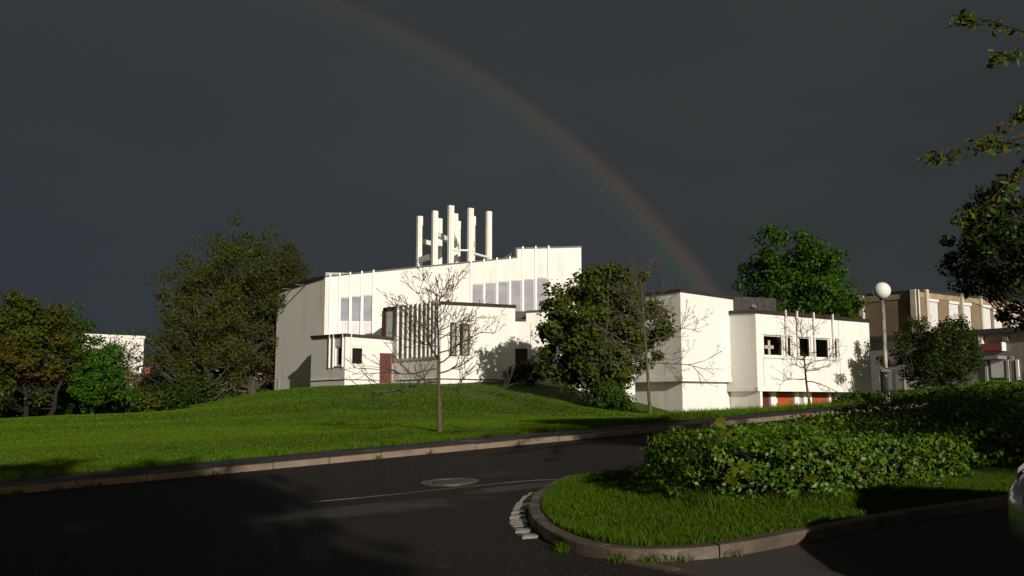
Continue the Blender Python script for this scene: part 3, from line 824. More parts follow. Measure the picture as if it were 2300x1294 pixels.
    wl.window(Rl, root, 'glass_dark', 0.12, 0.09); wr.window(Rr, root, 'glass_dark', 0.10, 0.10)
    for px in (741, 750, 771):
        k, _ = wl.hit(px, 800); f = MB(); wl.slab(f, k - 0.045, k + 0.045, zat(775, 824, c4), zc + 0.26, 0.004, 0.10); f.build('rib', M['white_frame'], root)
    for px in (787, 822):
        k, _ = wr.hit(px, 800); f = MB(); wr.slab(f, k - 0.03, k + 0.03, zat(775, 824, c4), zc - 0.02 + (0.24 if px < 800 else -0.1), 0.004, 0.05 if px > 800 else 0.10); f.build('rib', M['white_frame'], root)
    f = MB(); a, _ = wr.hit(783, 800); wr.slab(f, a, wr.hit(822, 800)[0], zat(775, 826, c4), zat(775, 823, c4), 0.003, 0.09); f.build('sill', M['white_frame'], root)
    def door(w_, R, mat, label=None, boards=5, depth=0.14, handle=True):
        a, b, z0_, z1_ = R; m = MB(); D = -depth
        w_.slab(m, a, b, z0_, z1_, D - 0.03, D); d = m.build('door', M[mat], root)
        if label: d['label'] = label
        n = boards; bw = (b - a) / n
        for i in range(n):
            g = MB(); w_.slab(g, a + i * bw + 0.008, a + (i + 1) * bw - 0.008, z0_ + 0.01, z1_ - 0.01, D + 0.001, D + 0.03); g.build('board', M[mat], d)
        if handle:
            g = MB(); w_.slab(g, b - 0.14, b - 0.10, z0_ + 0.95, z0_ + 1.15, D + 0.031, D + 0.08); g.build('handle', M['dark_metal'], d)
        return d
    zg = zat(868, 861, wr.pt((Rd[0] + Rd[1]) / 2, 0)[:2]); Rd[2] = zg
    door(wr, Rd, 'red_wood', 'red-brown boarded door of the porch')
    f = MB(); wr.slab(f, Rd[0] - 0.2, Rd[1] + 0.35, zg - 0.6, zg - 0.01, -0.14, 0.5); f.build('step', M['step_stone'], root)

    # ---- louvre block
    a0 = pr
    c2 = along(a0, -LD, 990, 780)
    plb = along(c2, LD, 868, 720)
    prb = along(c2, RD, 1157, 780)
    wl, wr = Wall(plb, c2), Wall(c2, prb)
    zc = zat(990, 684, c2); zl = zat(868, 697, plb); zr = zat(1157, 692, prb)
    ops = []
    kf = [wl.hit(px, 750)[0] for px in (897, 909, 920, 930.5, 941, 951, 961, 970, 978.5, 986)]
    zt, zb = zat(940, 697, wl.pt(wl.len / 2, 0)), zat(940, 804, wl.pt(wl.len / 2, 0))
    Rw = (kf[0] - 0.05, kf[-1] + 0.06, zb, zt)
    Rslot = (0.03, wl.hit(879, 720)[0], zat(868, 757, plb) - 3, zl - 0.02)
    Ra = wr.rect(1011, 724, 1027, 801); Rb = wr.rect(1032, 727, 1056, 800)
    block(c2, plb, prb, (zc, zl, zr), tz(*c2) - 0.6, 'white block with a louvred corner and two tall windows', (-0.05, 2.6), 'white_render', [Rw], [Ra, Rb], 0.22)
    cap(wl, wr, zc, zl, zr)
    # glazed slot beside the roof edge
    m = MB(); wl.slab(m, -0.55, 0.0, zat(868, 765, plb) - 2.2, zl + 0.2, -0.4, 0.0); m.build('dark_window', M['glass_dark'], root)
    for j in range(3):
        m = MB(); wl.slab(m, -0.56 + j * 0.2, -0.51 + j * 0.2, zat(868, 765, plb) - 2.2, zl + 0.0, 0.002, 0.06); m.build('frame_bar', M['dark_wood'], root)
    wl.window(Rw, root, 'curtain', 0.20, 0.05, 'grey_metal', sill=False)
    for i, k in enumerate(kf):
        m = MB(); wl.slab(m, k - 0.055, k + 0.055, zb - 0.02, (zl + (zc - zl) * k / wl.len) + 0.26, 0.006, 0.20); m.build('louvre', M['white_frame'], root)
    for i, (k, k2) in enumerate(zip(kf[:-1], kf[1:])):        # panels of uneven tone behind the louvres
        if i in (0, 8): continue
        m = MB(); wl.slab(m, k + 0.07, k2 - 0.02, zb + 0.9 + 0.25 * (i % 2), zt - 0.35, -0.175, -0.15); m.build('panel', M['dark_wood' if i % 3 else 'render_grey'], root)
    m = MB(); wl.slab(m, wl.hit(888, 815)[0], wl.len + 0.05, zb - 0.14, zb - 0.03, 0.003, 0.07); m.build('sill', M['white_frame'], root)
    zpl = zat(990, 850, c2)
    for (w_, a, b) in ((wl, wl.hit(890, 850)[0], wl.len + 0.055), (wr, -0.06, wr.hit(1122, 850)[0])):
        f = MB(); w_.slab(f, a, b, zpl, zpl + 0.05, 0.003, 0.06); f.build('band', M['white_render'], root)
        f = MB(); w_.slab(f, a, b, zpl - 0.07, zpl - 0.002, 0.002, 0.02); f.build('shade_strip', M['dark_metal'], root)  # no recess here: shade under the band is a dark strip
    wr.window(Ra, root, 'glass_dark', 0.2, 0.05, 'dark_wood', sill=False); wr.window(Rb, root, 'glass_dark', 0.2, 0.05, 'dark_wood', sill=False)
    for R in (Ra, Rb):                                          # curtains hang just inside the glass
        m = MB(); n = 9; w_ = (R[1] - R[0] - 0.12) * 0.55
        k0 = R[1] - 0.06 - w_
        for j in range(n):
            wr.slab(m, k0 + w_ * j / n, k0 + w_ * (j + 1) / n - 0.012, R[2] + 0.07, R[3] - 0.07, -0.184 - 0.0, -0.176 + 0.012 * (j % 2))
        cu = m.build('curtain', M['curtain'], root)
    m = MB(); wr.slab(m, wr.hit(1009, 803)[0], wr.hit(1060, 803)[0], Ra[2] - 0.08, Ra[2] - 0.005, 0.003, 0.08); m.build('sill', M['white_frame'], root)
    k, _ = wr.hit(1029.5, 760); m = MB(); wr.slab(m, k - 0.05, k + 0.05, Ra[2], zc - 0.3, 0.003, 0.06); m.build('rib', M['white_frame'], root)

    # ---- middle link: low part over the brown door, higher part to the right
    g0 = along(prb, np.array([1.0, 0.02]), 1150, 780) + np.array([0, 0.35])
    gm = along(g0, np.array([1.0, -0.03]), 1182, 780); g1 = along(g0, np.array([1.0, -0.03]), 1425, 780)
    wm = Wall(g0, g1)
    zlow = zat(1165, 722, g0); zhi = zat(1182, 703, gm); zhe = zat(1425, 690, g1); ks = wm.hit(1182, 760)[0]
    Rdoor = list(wm.rect(1156, 783, 1185, 853)); m = MB()
    Rslits = [wm.rect(x, 742, x + 9, 772) for x in (1331, 1347, 1363, 1379)]
    wm.face(m, 0.3, zlow, [(Rdoor[0], ks - 0.001, Rdoor[2], Rdoor[3])], 0.5, 0, ks)
    wm.face(m, 0.3, lin(ks, zhi, wm.len, zhe), [(ks + 0.0, Rdoor[1], Rdoor[2], Rdoor[3])] + Rslits, 0.3, ks, wm.len)
    bk = np.array([0.0, 8.0]); rr = MB()
    ws = Wall(gm + bk, gm); 
    m.quad((*gm, zlow), (*gm, zhi), (*(gm + bk), zhi), (*(gm + bk), zlow))
    o = m.build('wall', M['white_brick'], root)
    rr.poly([(*g0, zlow - .04), (*gm, zlow - .04), (*(gm + bk), zlow - .04), (*(g0 + bk), zlow - .04)])
    rr.poly([(*gm, zhi - .04), (*g1, zhe - .04), (*(g1 + bk), zhe - .04), (*(gm + bk), zhi - .04)]); rr.build('roof', M['roof_felt'], root)
    for R in Rslits: wm.window(R, root, 'glass_painted_sky', 0.16, 0.03, sill=False)
    f = MB(); wm.slab(f, -0.02, ks - 0.01, zlow, zlow + 0.15, -0.2, 0.05); f.build('fascia', M['fascia'], root)
    f = MB(); wm.slab(f, ks, wm.len, zhi, zhi + 0.15, -0.2, 0.05, zhe + 0.15, zhe); f.build('fascia', M['fascia'], root)
    f = MB(); pA, pB = g0 + np.array([0.1, 1.4]), gm + np.array([0.6, 1.4])
    f.hexa([(*pA, zlow - .3), (*pB, zlow - .3), (*(pB + bk * .5), zlow - .3), (*(pA + bk * .5), zlow - .3), (*pA, zhi + 0.25), (*pB, zhi + 0.25), (*(pB + bk * .5), zhi + 0.25), (*(pA + bk * .5), zhi + 0.25)])
    f.build('roof_house', M['slate'], root)
    door(wm, (Rdoor[0], Rdoor[1], Rdoor[2], Rdoor[3]), 'dark_wood', 'dark brown boarded double door in shade', 8, 0.38)
    f = MB(); wm.slab(f, Rdoor[0] - 0.9, Rdoor[1] + 0.6, Rdoor[2] - 1.2, Rdoor[2] - 0.01, -0.38, 1.2); f.build('step', M['step_stone'], root)
    zpl = zat(1240, 847, wm.pt(2, 0))
    f = MB(); wm.slab(f, wm.hit(1188, 840)[0], wm.len, zpl, zpl + 0.05, 0.003, 0.07); f.build('band', M['white_render'], root)
    f = MB(); wm.slab(f, wm.hit(1188, 840)[0], wm.len, zpl - 0.06, zpl - 0.002, 0.002, 0.02); f.build('shade_strip', M['dark_metal'], root)  # shade line below the band, laid on as a dark strip
    for px in (1192, 1245):
        k, _ = wm.hit(px, 780); f = MB(); wm.slab(f, k - 0.012, k + 0.012, zpl + 0.06, zlow - 0.1, 0.002, 0.012); f.build('joint_strip', M['step_stone'], root)

    # ---- tall brick block on the right
    c1 = at(1531, 800, 57.0)[:2]
    plc = along(c1, LD, 1412, 760); prc = along(c1, RD, 1649, 760)
    wl, wr = Wall(plc, c1), Wall(c1, prc)
    zc = zat(1529, 656, c1); zl = zat(1412, 671, plc); zr = zat(1649, 673, prc); zband = zat(1531, 848, c1); zg = tz(*c1) - 0.6
    block(c1, plc, prc, (zc, zl, zr), zband, 'tall white painted brick block with overhanging upper storey', (1.2, 8), 'white_brick')
    cap(wl, wr, zc, zl, zr, 0.20)
    rec = 0.35
    lo_c = c1 - wl.n * rec - wr.n * rec; lo_l = plc + RD * 0.2 - wl.n * rec * 0.0 + RD * 0.15; lo_r = along(lo_c, RD, 1643, 890)
    lo_l = along(lo_c, LD, 1418, 890)
    l1, l2 = Wall(lo_l, lo_c), Wall(lo_c, lo_r); m = MB()
    l1.face(m, zg, zband + 0.02); l2.face(m, zg, zband + 0.02); l3 = Wall(lo_l + np.array([-0.5, 0.35]) * 1.2, lo_l); l3.face(m, zg, zband + 0.02)
    l4 = Wall(lo_r, lo_r + LD * 4); l4.face(m, zg, zband + .02)
    m.build('wall', M['white_brick'], root)
    for w_, a, b in ((wl, 0, wl.len + 0.046), (wr, -0.05, wr.len)):
        f = MB(); w_.slab(f, a, b, zband - 0.22, zband + 0.10, -0.36, 0.05); f.build('band', M['white_render'], root)
    k, z = wl.hit(1503, 715); f = MB()
    wl.slab(f, k - 0.16, k + 0.16, z - 0.18, z + 0.22, 0.003, 0.12); wl.slab(f, k - 0.12, k - 0.04, z - 0.16, z + 0.28, 0.12, 0.2)
    f.build('wall_lamp', M['grey_metal'], root)
    # slate roof house with vent behind
    q0 = prc + LD * 1.2 - RD * 0.5; q1 = along(q0, RD, 1743, 680); zz = zat(1700, 665, q0); zb_ = zat(1700, 700, q0) - 1.0
    ws = Wall(q0, q1); f = MB(); ws.slab(f, 0, ws.len, zb_, zz, -4, 0, zat(1743, 670, q1)); f.build('roof_house', M['slate'], root)
    for j in range(8):
        k = ws.len * (j + .5) / 8; f = MB(); ws.slab(f, k - 0.015, k + 0.015, zb_, zz - 0.06, 0.002, 0.02); f.build('seam', M['fascia'], root)
    k, z = ws.hit(1687, 687); f = MB(); ws.slab(f, k - 0.2, k + 0.25, z - 0.12, z + 0.10, 0.004, 0.25, z + 0.02); f.build('roof_vent', M['grey_metal'], root)

    # ---- right wing: upper floor on a recessed entrance storey
    s0 = along(c1, RD, 1640, 780); c3 = along(s0 - LD * 0.2, -LD, 1699, 780); prd = along(c3, RD, 1955, 800)
    wl, wr = Wall(s0 + LD * 0.3, c3), Wall(c3, prd)
    zc = zat(1699, 704, c3); zl = zat(1640, 706, s0); zr = zat(1950, 725, prd); zb = zat(1702, 878, c3)
    wins = [wr.rect(*r) for r in ((1715, 751, 1761, 801), (1768, 755, 1781, 802), (1795, 757, 1823, 803), (1831, 759, 1865, 805), (1873, 762, 1885, 807))]
    zl_, zh_ = np.mean([w[2] for w in wins]), np.mean([w[3] for w in wins])
    wins = [(a, b, zl_, zh_) for a, b, _, _ in wins]
    block(c3, s0 + LD * 0.3, prd, (zc, zl, zr), zb, 'right wing with a row of five windows over the entrance', (2.6, 9), 'white_render', [], wins, 0.2)
    cap(wl, wr, zc, zl, zr, 0.24)
    und = MB(); und.poly([(*c3, zb + 0.001), (*prd, zb + 0.001), (*(prd + np.array((2.6, 9))), zb + 0.001), (*(s0 + np.array((2.6, 9))), zb + 0.001)]); und.build('soffit', M['white_render'], root)
    for i, R in enumerate(wins): wr.window(R, root, 'glass_clear', 0.14, 0.07, sill=False)
    f = MB(); wr.slab(f, wins[0][0] - 0.1, wins[-1][1] + 0.1, zl_ - 0.14, zl_ - 0.01, 0.003, 0.09); f.build('sill', M['white_frame'], root)
    f = MB(); wr.slab(f, wins[0][0] - 0.1, wins[-1][1] + 0.1, zh_ + 0.01, zh_ + 0.09, 0.003, 0.05); f.build('lintel', M['white_frame'], root)
    for px in (1763.5, 1789, 1826.5, 1869):
        k, _ = wr.hit(px, 760); zt = zc + (zr - zc) * k / wr.len
        f = MB(); wr.slab(f, k - 0.05, k + 0.05, zl_ - 0.14, zt + 0.36, 0.075, 0.15); f.build('rib', M['white_frame'], root)
    for px in (1716, 1888):
        k, _ = wr.hit(px, 850); f = MB(); wr.slab(f, k - 0.015, k + 0.015, zb + 0.30, zl_ - 0.2 if px < 1800 else zc + (zr - zc) * k / wr.len - 0.05, 0.002, 0.012); f.build('joint_strip', M['step_stone'], root)
    for w_, a, b in ((wl, 0, wl.len + 0.046), (wr, -0.05, wr.len)):
        f = MB(); w_.slab(f, a, b, zb - 0.02, zb + 0.22, -0.2, 0.05); f.build('band', M['white_render'], root)
    # entrance storey
    zg = 0.3
    pier = Wall(s0 + LD * 0.3 - wl.n * 0.2, c3 - wl.n * 0.2); m = MB(); pier.face(m, zg, zb)
    ret = Wall(c3 - wl.n * 0.2 - wr.n * 0.0, along(c3 - wl.n * 0.2, RD, 1713, 900)); ret.face(m, zg, zb)
    m.quad(ret.pt(ret.len, zg), ret.pt(ret.len, zg, -1.3), ret.pt(ret.len, zb, -1.3), ret.pt(ret.len, zb))
    m.build('wall', M['white_render'], root)
    en = Wall(c3 - wr.n * 1.1, prd - wr.n * 1.1)
    def seg(x0, x1): return en.hit(x0, 900)[0], en.hit(x1, 900)[0]
    a, _ = seg(1712, 1899); b = seg(1712, 1899)[1]
    m = MB(); en.slab(m, a - 1, b, zg, zb, -0.4, -0.2); m.build('entrance_wall', M['interior'], root)
    for x0, x1, mat in ((1714, 1730, 'red_wood'), (1743, 1783, 'orange_wood'), (1795, 1803, 'curtain'), (1826, 1860, 'orange_wood'), (1866, 1875, 'dark_wood')):
        k0, k1 = seg(x0, x1); door(en, (k0, k1, zg + 0.3, zb - 0.12), mat, None, max(2, int((k1 - k0) / 0.17)), 0.1, x1 - x0 > 20)
    for x0, x1 in ((1730.5, 1742), (1784, 1794), (1804, 1822), (1861, 1865.5), (1876, 1898)):
        k0, k1 = seg(x0, x1); f = MB(); en.slab(f, k0, k1, zg, zb - 0.01, -0.25, 0.06); f.build('pillar', M['white_frame'], root)
    k0, k1 = seg(1743, 1747); f = MB(); en.slab(f, k0, k1 + 0.02, zb - 0.75, zb - 0.45, -0.05, -0.04); f.build('notice', M['plate_white'], root)
    # room behind the wing's windows and the cross standing in one
    m = MB(); wr.slab(m, 0.2, wr.len - 0.2, zl_ - 1.0, zh_ + 0.3, -3.2, -3.0); m.build('room_wall', M['interior'], root)
    WR, RW = wr, wins[0]
    # ---- bell tower of free-standing pillars on the nave roof
    tc = at(1021, 545, 77.0); tw = MB(); zroof = zA - 0.2
    tw.lathe((tc[0], tc[1], zroof + 0.4), [(3.1, 0), (3.1, 0.9), (2.9, 1.0), (2.2, 1.35), (1.2, 1.65), (0.3, 1.75)], 24)
    bt = tw.build('bell_tower', M['concrete_white'], root); bt['label'] = 'open bell tower of white concrete pillars on the roof'
    pil = [(943, 0.0, 486), (977, -2.3, 474), (1013, -2.8, 462), (1057, -2.5, 468), (1098, 0.0, 475), (987, 2.5, 491), (1022.5, 2.7, 480), (1028.5, 4.4, 497), (1062, 2.3, 486)]
    bx, by = np.append(RD, 0) * 0.225, np.append(LD, 0) * 0.14
    pos = []
    for px, dy, ty in pil:
        p = at(px, ty, 77.0 + dy); pos.append(p)
        m = MB(); zt = p[2]; h = (zt - zroof) / 2
        m.box((p[0], p[1], zroof + h), bx, by, (0, 0, h)); 
        pi_ = m.build('pillar', M['concrete_white'], bt)
        g = MB(); c_ = p + np.append(-LD, 0) * 0.146 - np.append(RD, 0) * 0.10
        g.box((c_[0], c_[1], zroof + h), np.append(RD, 0) * 0.012, np.append(LD, 0) * 0.004, (0, 0, h - 0.02)); g.build('groove', M['step_stone'], bt)
    def beam(i, j, y, hh=0.2, ext=0.3):
        a, b = pos[i].copy(), pos[j].copy(); z = zat(1010, y, (0, 77.0)); a[2] = b[2] = z
        d = (b - a); L_ = np.linalg.norm(d); d /= L_; a += d * 0.12; b += d * ext
        n = np.cross(d, (0, 0, 1)); m = MB(); m.box((a + b) / 2, (b - a) / 2, n * 0.17, (0, 0, hh)); m.build('beam', M['concrete_white'], bt)
    beam(0, 5, 541, .19, .25); beam(1, 6, 535, .19, .3); beam(2, 7, 536, .19, .3); beam(3, 8, 540, .19, .25); beam(0, 1, 584, .2, .1); beam(2, 3, 574, .06, .3); beam(3, 4, 579, .07, 0.0)
    return root, WR, RW
CH, WWR, WRW = church()

def window_cross():
    a, b, z0, z1 = WRW; k = a + (b - a) * 0.44; zc = z0 + (z1 - z0) * 0.44
    c = WWR.pt(k, z0, -0.30); t = thing('cross', c, 'white cross with a small round centre standing in the wing window', 'cross')
    m = MB(); w = 0.10
    WWR.slab(m, k - w, k + w, z0 + 0.04, z0 + (z1 - z0) * 0.76, -0.32, -0.27); m.build('upright', M['white_frame'], t)
    m = MB(); WWR.slab(m, k - 0.42, k - w - 0.002, zc - w, zc + w, -0.32, -0.272); WWR.slab(m, k + w + 0.002, k + 0.42, zc - w, zc + w, -0.32, -0.272); m.build('crossbar', M['white_frame'], t)
    m = MB(); pts = [WWR.pt(k + 0.055 * cos(x), zc + 0.055 * sin(x), -0.262) for x in np.linspace(0, 2 * pi, 17)[:-1]]; m.poly(pts)
    m.build('centre_disc', M['dark_metal'], t)
window_cross()
# ------------------------------------------------------------------ vegetation
def leaf_cloud(P, Nrm, size, rs, jit=0.6, aspect=0.62, fold=0.25, var=0.35):
    """one folded four-corner leaf per point; Nrm = rough facing"""
    n = len(P)
    nr = Nrm + rs.normal(0, jit, (n, 3)); nr /= np.linalg.norm(nr, axis=1)[:, None] + 1e-9
    a = np.cross(nr, rs.normal(0, 1, (n, 3))); a /= np.linalg.norm(a, axis=1)[:, None] + 1e-9
    b = np.cross(nr, a); s = size * (1 + rs.uniform(-var, var, n))[:, None]
    mid = P + a * s * 0.08
    v = np.stack([P - a * s * 0.5, mid + b * s * aspect * 0.5 + nr * s * fold * 0.5, P + a * s * 0.55, mid - b * s * aspect * 0.5 + nr * s * fold * 0.5], 1).reshape(-1, 3)
    i = np.arange(n) * 4
    loops = np.stack([i, i + 1, i + 2, i, i + 2, i + 3], 1).ravel()
    return v, loops
def add_leaves(name, P, Nrm, size, mat, parent, rs, **k):
    v, l = leaf_cloud(P, Nrm, size, rs, **k)
    o = fast_mesh(name, v, l, 3, mat, parent); o['kind'] = 'stuff'; return o

def curve_pts(a, b, sag, n, rs, wob):
    t = np.linspace(0, 1, n)[:, None]; a, b = np.array(a), np.array(b)
    p = a + (b - a) * t; L = np.linalg.norm(b - a)
    p[:, 2] += (sag * L * (t * (1 - t)) * 2)[:, 0]
    if n > 2: p[1:-1] += rs.normal(0, wob * L, (n - 2, 3))
    return p

def tree(name, base, crown_c, crown_r, label, cat='tree', mat='leaf_mid', bark='bark_brown', nclump=90, per=110, leaf=0.16, clump_r=0.9, trunk_r=0.2,
         seed=1, group=None, twigs=6, stems=1, trunk_top=0.8, shell=0.5, low=0.35, thin=1.0, sag=0.12, jit=0.6, extra=None):
    rs = np.random.default_rng(seed); base = np.array(base, float); cc = np.array(crown_c, float); cr = np.array(crown_r, float)
    t = thing(name, base, label, cat, group)
    # clump centres through the crown's volume, denser near its surface, uneven
    u = rs.normal(0, 1, (nclump * 3, 3)); u /= np.linalg.norm(u, axis=1)[:, None]
    rad = rs.uniform(0, 1, len(u)) ** shell
    lump = 1 + 0.16 * np.sin(u[:, 0] * 4.1 + seed) * np.cos(u[:, 2] * 5.3 + seed * 2) + 0.10 * np.sin(u[:, 1] * 9 + seed)
    c = cc + u * cr * (rad * lump)[:, None]
    c = c[c[:, 2] > base[2] + low][:nclump]
    tw, tb = MB(), MB()
    axes = []
    for k in range(stems):
        off = rs.normal(0, 0.25 if stems > 1 else 0, 2)
        top = np.array([cc[0] + off[0] * 3, cc[1] + off[1] * 3, cc[2] + cr[2] * (trunk_top * 2 - 1)])
        b0 = base + np.array([off[0], off[1], -0.15])
        p = curve_pts(b0, top, 0.0, 9, rs, 0.012); axes.append(p)
        tt = np.linspace(0, 1, 9)
        tw.tube(p, trunk_r * (1 - 0.85 * tt) * (1 + 0.35 * np.exp(-tt * 14)) / (1 if stems == 1 else 1.3), 8)
    for q in c:
        p = axes[rs.integers(0, stems)]
        h = np.linalg.norm(q[:2] - p[0][:2]); zt = q[2] - h * rs.uniform(0.35, 0.9)
        z = np.clip(zt, base[2] + 0.25 * (cc[2] - cr[2] - base[2]) + 0.1, p[-1][2] * 0.97 + p[0][2] * 0.03)
        f = np.interp(z, p[:, 2], np.linspace(0, 1, len(p))); a = np.array([np.interp(f, np.linspace(0, 1, len(p)), p[:, i]) for i in range(3)])
        r0 = trunk_r * (1 - 0.8 * f) * 0.38
        pts = curve_pts(a, q, -sag, 6, rs, 0.035)
        tb.tube(pts, np.linspace(r0, max(0.008, r0 * 0.18), 6), 5, False)
        for _ in range(twigs):
            e = q + rs.normal(0, clump_r * 0.55, 3) + np.array([0, 0, clump_r * 0.15]); s_ = pts[rs.integers(3, 6)]
            tb.tube(curve_pts(s_, e, -0.1, 3, rs, 0.05), [r0 * 0.22 + 0.004, r0 * 0.14 + 0.003, 0.003], 3, False)
    tw.build('trunk', M[bark], t, True)
    tb.build('branches', M[bark], t, True)
    n = int(nclump * per * thin); idx = rs.integers(0, len(c), n)
    sz = rs.uniform(0.55, 1.3, len(c))[idx][:, None]
    d = rs.normal(0, 1, (n, 3)); d /= np.linalg.norm(d, axis=1)[:, None]
    P = c[idx] + d * (rs.uniform(0, 1, (n, 1)) ** 0.45) * clump_r * sz * np.array([1, 1, 0.75])
    if extra is not None: P = np.r_[P, extra(rs)]; d = np.r_[d, rs.normal(0, 1, (len(P) - n, 3))]
    add_leaves('crown', P, d * 0.7 + np.array([0.05, -0.3, 0.45]), leaf, M[mat], t, rs, jit=jit)
    return t

def tree_px(name, bpx, bpy, Y, x0, x1, y0, y1, label, depth=None, **k):
    """place a tree by where its foot and the edges of its crown are seen, at distance Y"""
    b = at(bpx, bpy, Y); b[2] = min(b[2], tz(b[0], b[1]) + 0.1); c = at((x0 + x1) / 2, (y0 + y1) / 2, Y)
    rx = (x1 - x0) / 2 / FPX * Y; rz = (y1 - y0) / 2 / FPX * Y
    return tree(name, b, c, (rx, depth or rx, rz), label, **k)

def shrub(name, base, rx, ry, h, label, mat='leaf_mid', n=2500, leaf=0.08, seed=1, group=None, cat='shrub', lean=(0, 0)):
    rs = np.random.default_rng(seed); base = np.array(base, float); t = thing(name, base, label, cat, group)
    st = MB()
    for k in range(9):
        a = rs.uniform(0, 2 * pi); e = base + np.array([cos(a) * rx * rs.uniform(.3, .9) + lean[0], sin(a) * ry * rs.uniform(.3, .9) + lean[1], h * rs.uniform(.6, .95)])
        st.tube(curve_pts(base + np.array([0, 0, -0.1]) + rs.normal(0, .05, 3) * np.array([1, 1, 0]), e, -0.08, 5, rs, .03), np.linspace(0.028, 0.006, 5) * max(1, h / 1.5), 5, False)
    st.build('stems', M['bark_brown'], t, True)
    m = max(14, n // 70); u = rs.normal(0, 1, (m, 3)); u /= np.linalg.norm(u, axis=1)[:, None]
    c = base + np.array([lean[0] * .6, lean[1] * .6, h * 0.52]) + u * np.array([rx, ry, h * 0.5]) * (rs.uniform(0.2, 1, (m, 1)) ** .5) * 0.85
    i = rs.integers(0, m, n); d = rs.normal(0, 1, (n, 3)); d /= np.linalg.norm(d, axis=1)[:, None]
    P = c[i] + d * rs.uniform(0, 1, (n, 1)) ** .5 * (rx + h) * 0.17; P[:, 2] = np.maximum(P[:, 2], base[2] + 0.02)
    add_leaves('foliage', P, d * .6 + np.array([0, -.3, .4]), leaf, M[mat], t, rs)
    return t

# bare young trees in bud
def bare_tree(base, H, seed, label, fork=0.32, spread_=1.0, lean=(0, 0), trunk_r=0.062, density=1.0):
    rs = np.random.default_rng(seed); base = np.array(base, float)
    t = thing('young_bare_tree', base, label, 'tree', 'young bare trees in bud')
    tr, br, bd = MB(), MB(), MB()
    top = base + np.array([lean[0], lean[1], H])
    n = 12; tt = np.linspace(0, 1, n)
    ax = base + (top - base) * tt[:, None]; ax[1:-1, :2] += np.cumsum(rs.normal(0, 0.010 * H / 4, (n - 2, 2)), 0); ax[0, 2] -= 0.1
    rad = trunk_r * (1 - 0.9 * tt ** 0.8) * (1 + 0.3 * np.exp(-tt * 25)); rad[-1] = 0.006
    tr.tube(ax, rad, 8)
    def pt(f): return np.array([np.interp(f, tt, ax[:, i]) for i in range(3)])
    def bud(p, d):
        s = rs.uniform(0.011, 0.019) * H / 3.6
        bd.tube([p - d * s * .2, p + d * s * .6, p + d * s * 1.6], [s * .35, s * .62, s * .12], 4)
    def grow(p, d, L, r, lev):
        m = 5; pts = [p]; q = p.copy(); dd = d.copy()
        for k in range(m):
            dd = dd + rs.normal(0, 0.13, 3) + np.array([0, 0, 0.05 if lev < 2 else 0.07]); dd /= np.linalg.norm(dd)
            q = q + dd * L / m; pts.append(q.copy())
        br.tube(pts, np.linspace(r, max(r * 0.42, 0.0055), m + 1), 5 if lev == 0 else 4, False)
        if lev >= 2 or L < 0.13 * H / 3.6:
            bud(pts[-1], dd)
            for k in (2, 3, 4):
                if rs.random() < 0.40:
                    e = dd + rs.normal(0, .7, 3); e /= np.linalg.norm(e); qq = pts[k] + e * L * 0.22
                    br.tube([pts[k], qq], [0.006, 0.004], 3, False); bud(qq, e)
            return
        nk = rs.integers(4, 7) if lev == 0 else rs.integers(2, 5)
        for k in range(int(nk * density)):
            f = rs.uniform(0.25, 1.0); i = min(int(f * m), m - 1); w = f * m - i; o = pts[i] * (1 - w) + pts[i + 1] * w
            side = np.cross(dd, rs.normal(0, 1, 3)); side /= np.linalg.norm(side)
            e = dd * 0.75 + side * rs.uniform(.45, .95) + np.array([0, 0, 0.15]); e /= np.linalg.norm(e)
            grow(o, e, L * rs.uniform(0.38, 0.62), max(r * 0.55, 0.0065), lev + 1)
        grow(pts[-1], dd, L * 0.45, r * 0.42, lev + 1)
    nb = int(21 * density)
    for k in range(nb):
        f = fork + (0.93 - fork) * (k + rs.uniform(-.3, .3)) / nb; f = np.clip(f, fork, 0.95)
        a = k * 2.4 + rs.uniform(-.5, .5)
        up = -0.15 + 1.25 * ((f - fork) / (1 - fork)) ** 1.1
        d = np.array([cos(a), sin(a) * 0.9, up]); d /= np.linalg.norm(d)
        L = spread_ * H * 0.42 * (1 - 0.66 * (f - fork) / (1 - fork)) * rs.uniform(.8, 1.15)
        grow(pt(f), d, L, np.interp(f, tt, rad) * 0.50 + 0.004, 0)
    bud(ax[-1], np.array([0, 0, 1.0]))
    tr.build('trunk', M['bark_moss'], t, True); br.build('branches', M['bark_grey' if seed != 2 else 'bark_moss'], t, True)
    o = bd.build('buds', M['maple_bud'], t, True); o['kind'] = 'stuff'
    return t

b = at(988, 968, 21.0); b[2] = tz(b[0], b[1]) + 0.10
bare_tree(b, (968 - 640) / FPX * 21.0, 11, 'leafless young tree with mossy trunk standing on the lawn near the path', 0.31, 1.05, (-0.15, 0.1))
b = at(1462, 940, 36.0); b[2] = tz(b[0], b[1]) + 0.08
bare_tree(b, 5.9, 5, 'leafless young tree with leaning trunk before the tall brick block', 0.36, 0.72, (-0.3, 0.2), 0.08)
b = at(1822, 918, 40.0); b[2] = tz(b[0], b[1]) + 0.05
bare_tree(b, at(1822, 716, 40.0)[2] - b[2], 8, 'leafless young tree in front of the wing windows', 0.36, 0.85, (-0.25, 0.1), 0.075, 0.8)

# the copper-green tree before the church
b = at(1345, 902, 50.0); b[2] = tz(b[0], b[1])
tree('leafy_tree', b, at(1342, 748, 50.0), (3.4, 2.7, 3.4), 'dense copper-green leafy tree in front of the church link', mat='leaf_copper', nclump=270, per=95, leaf=0.24,
     clump_r=0.66, trunk_r=0.16, seed=3, stems=3, shell=0.42, low=1.1, twigs=3, jit=0.45)

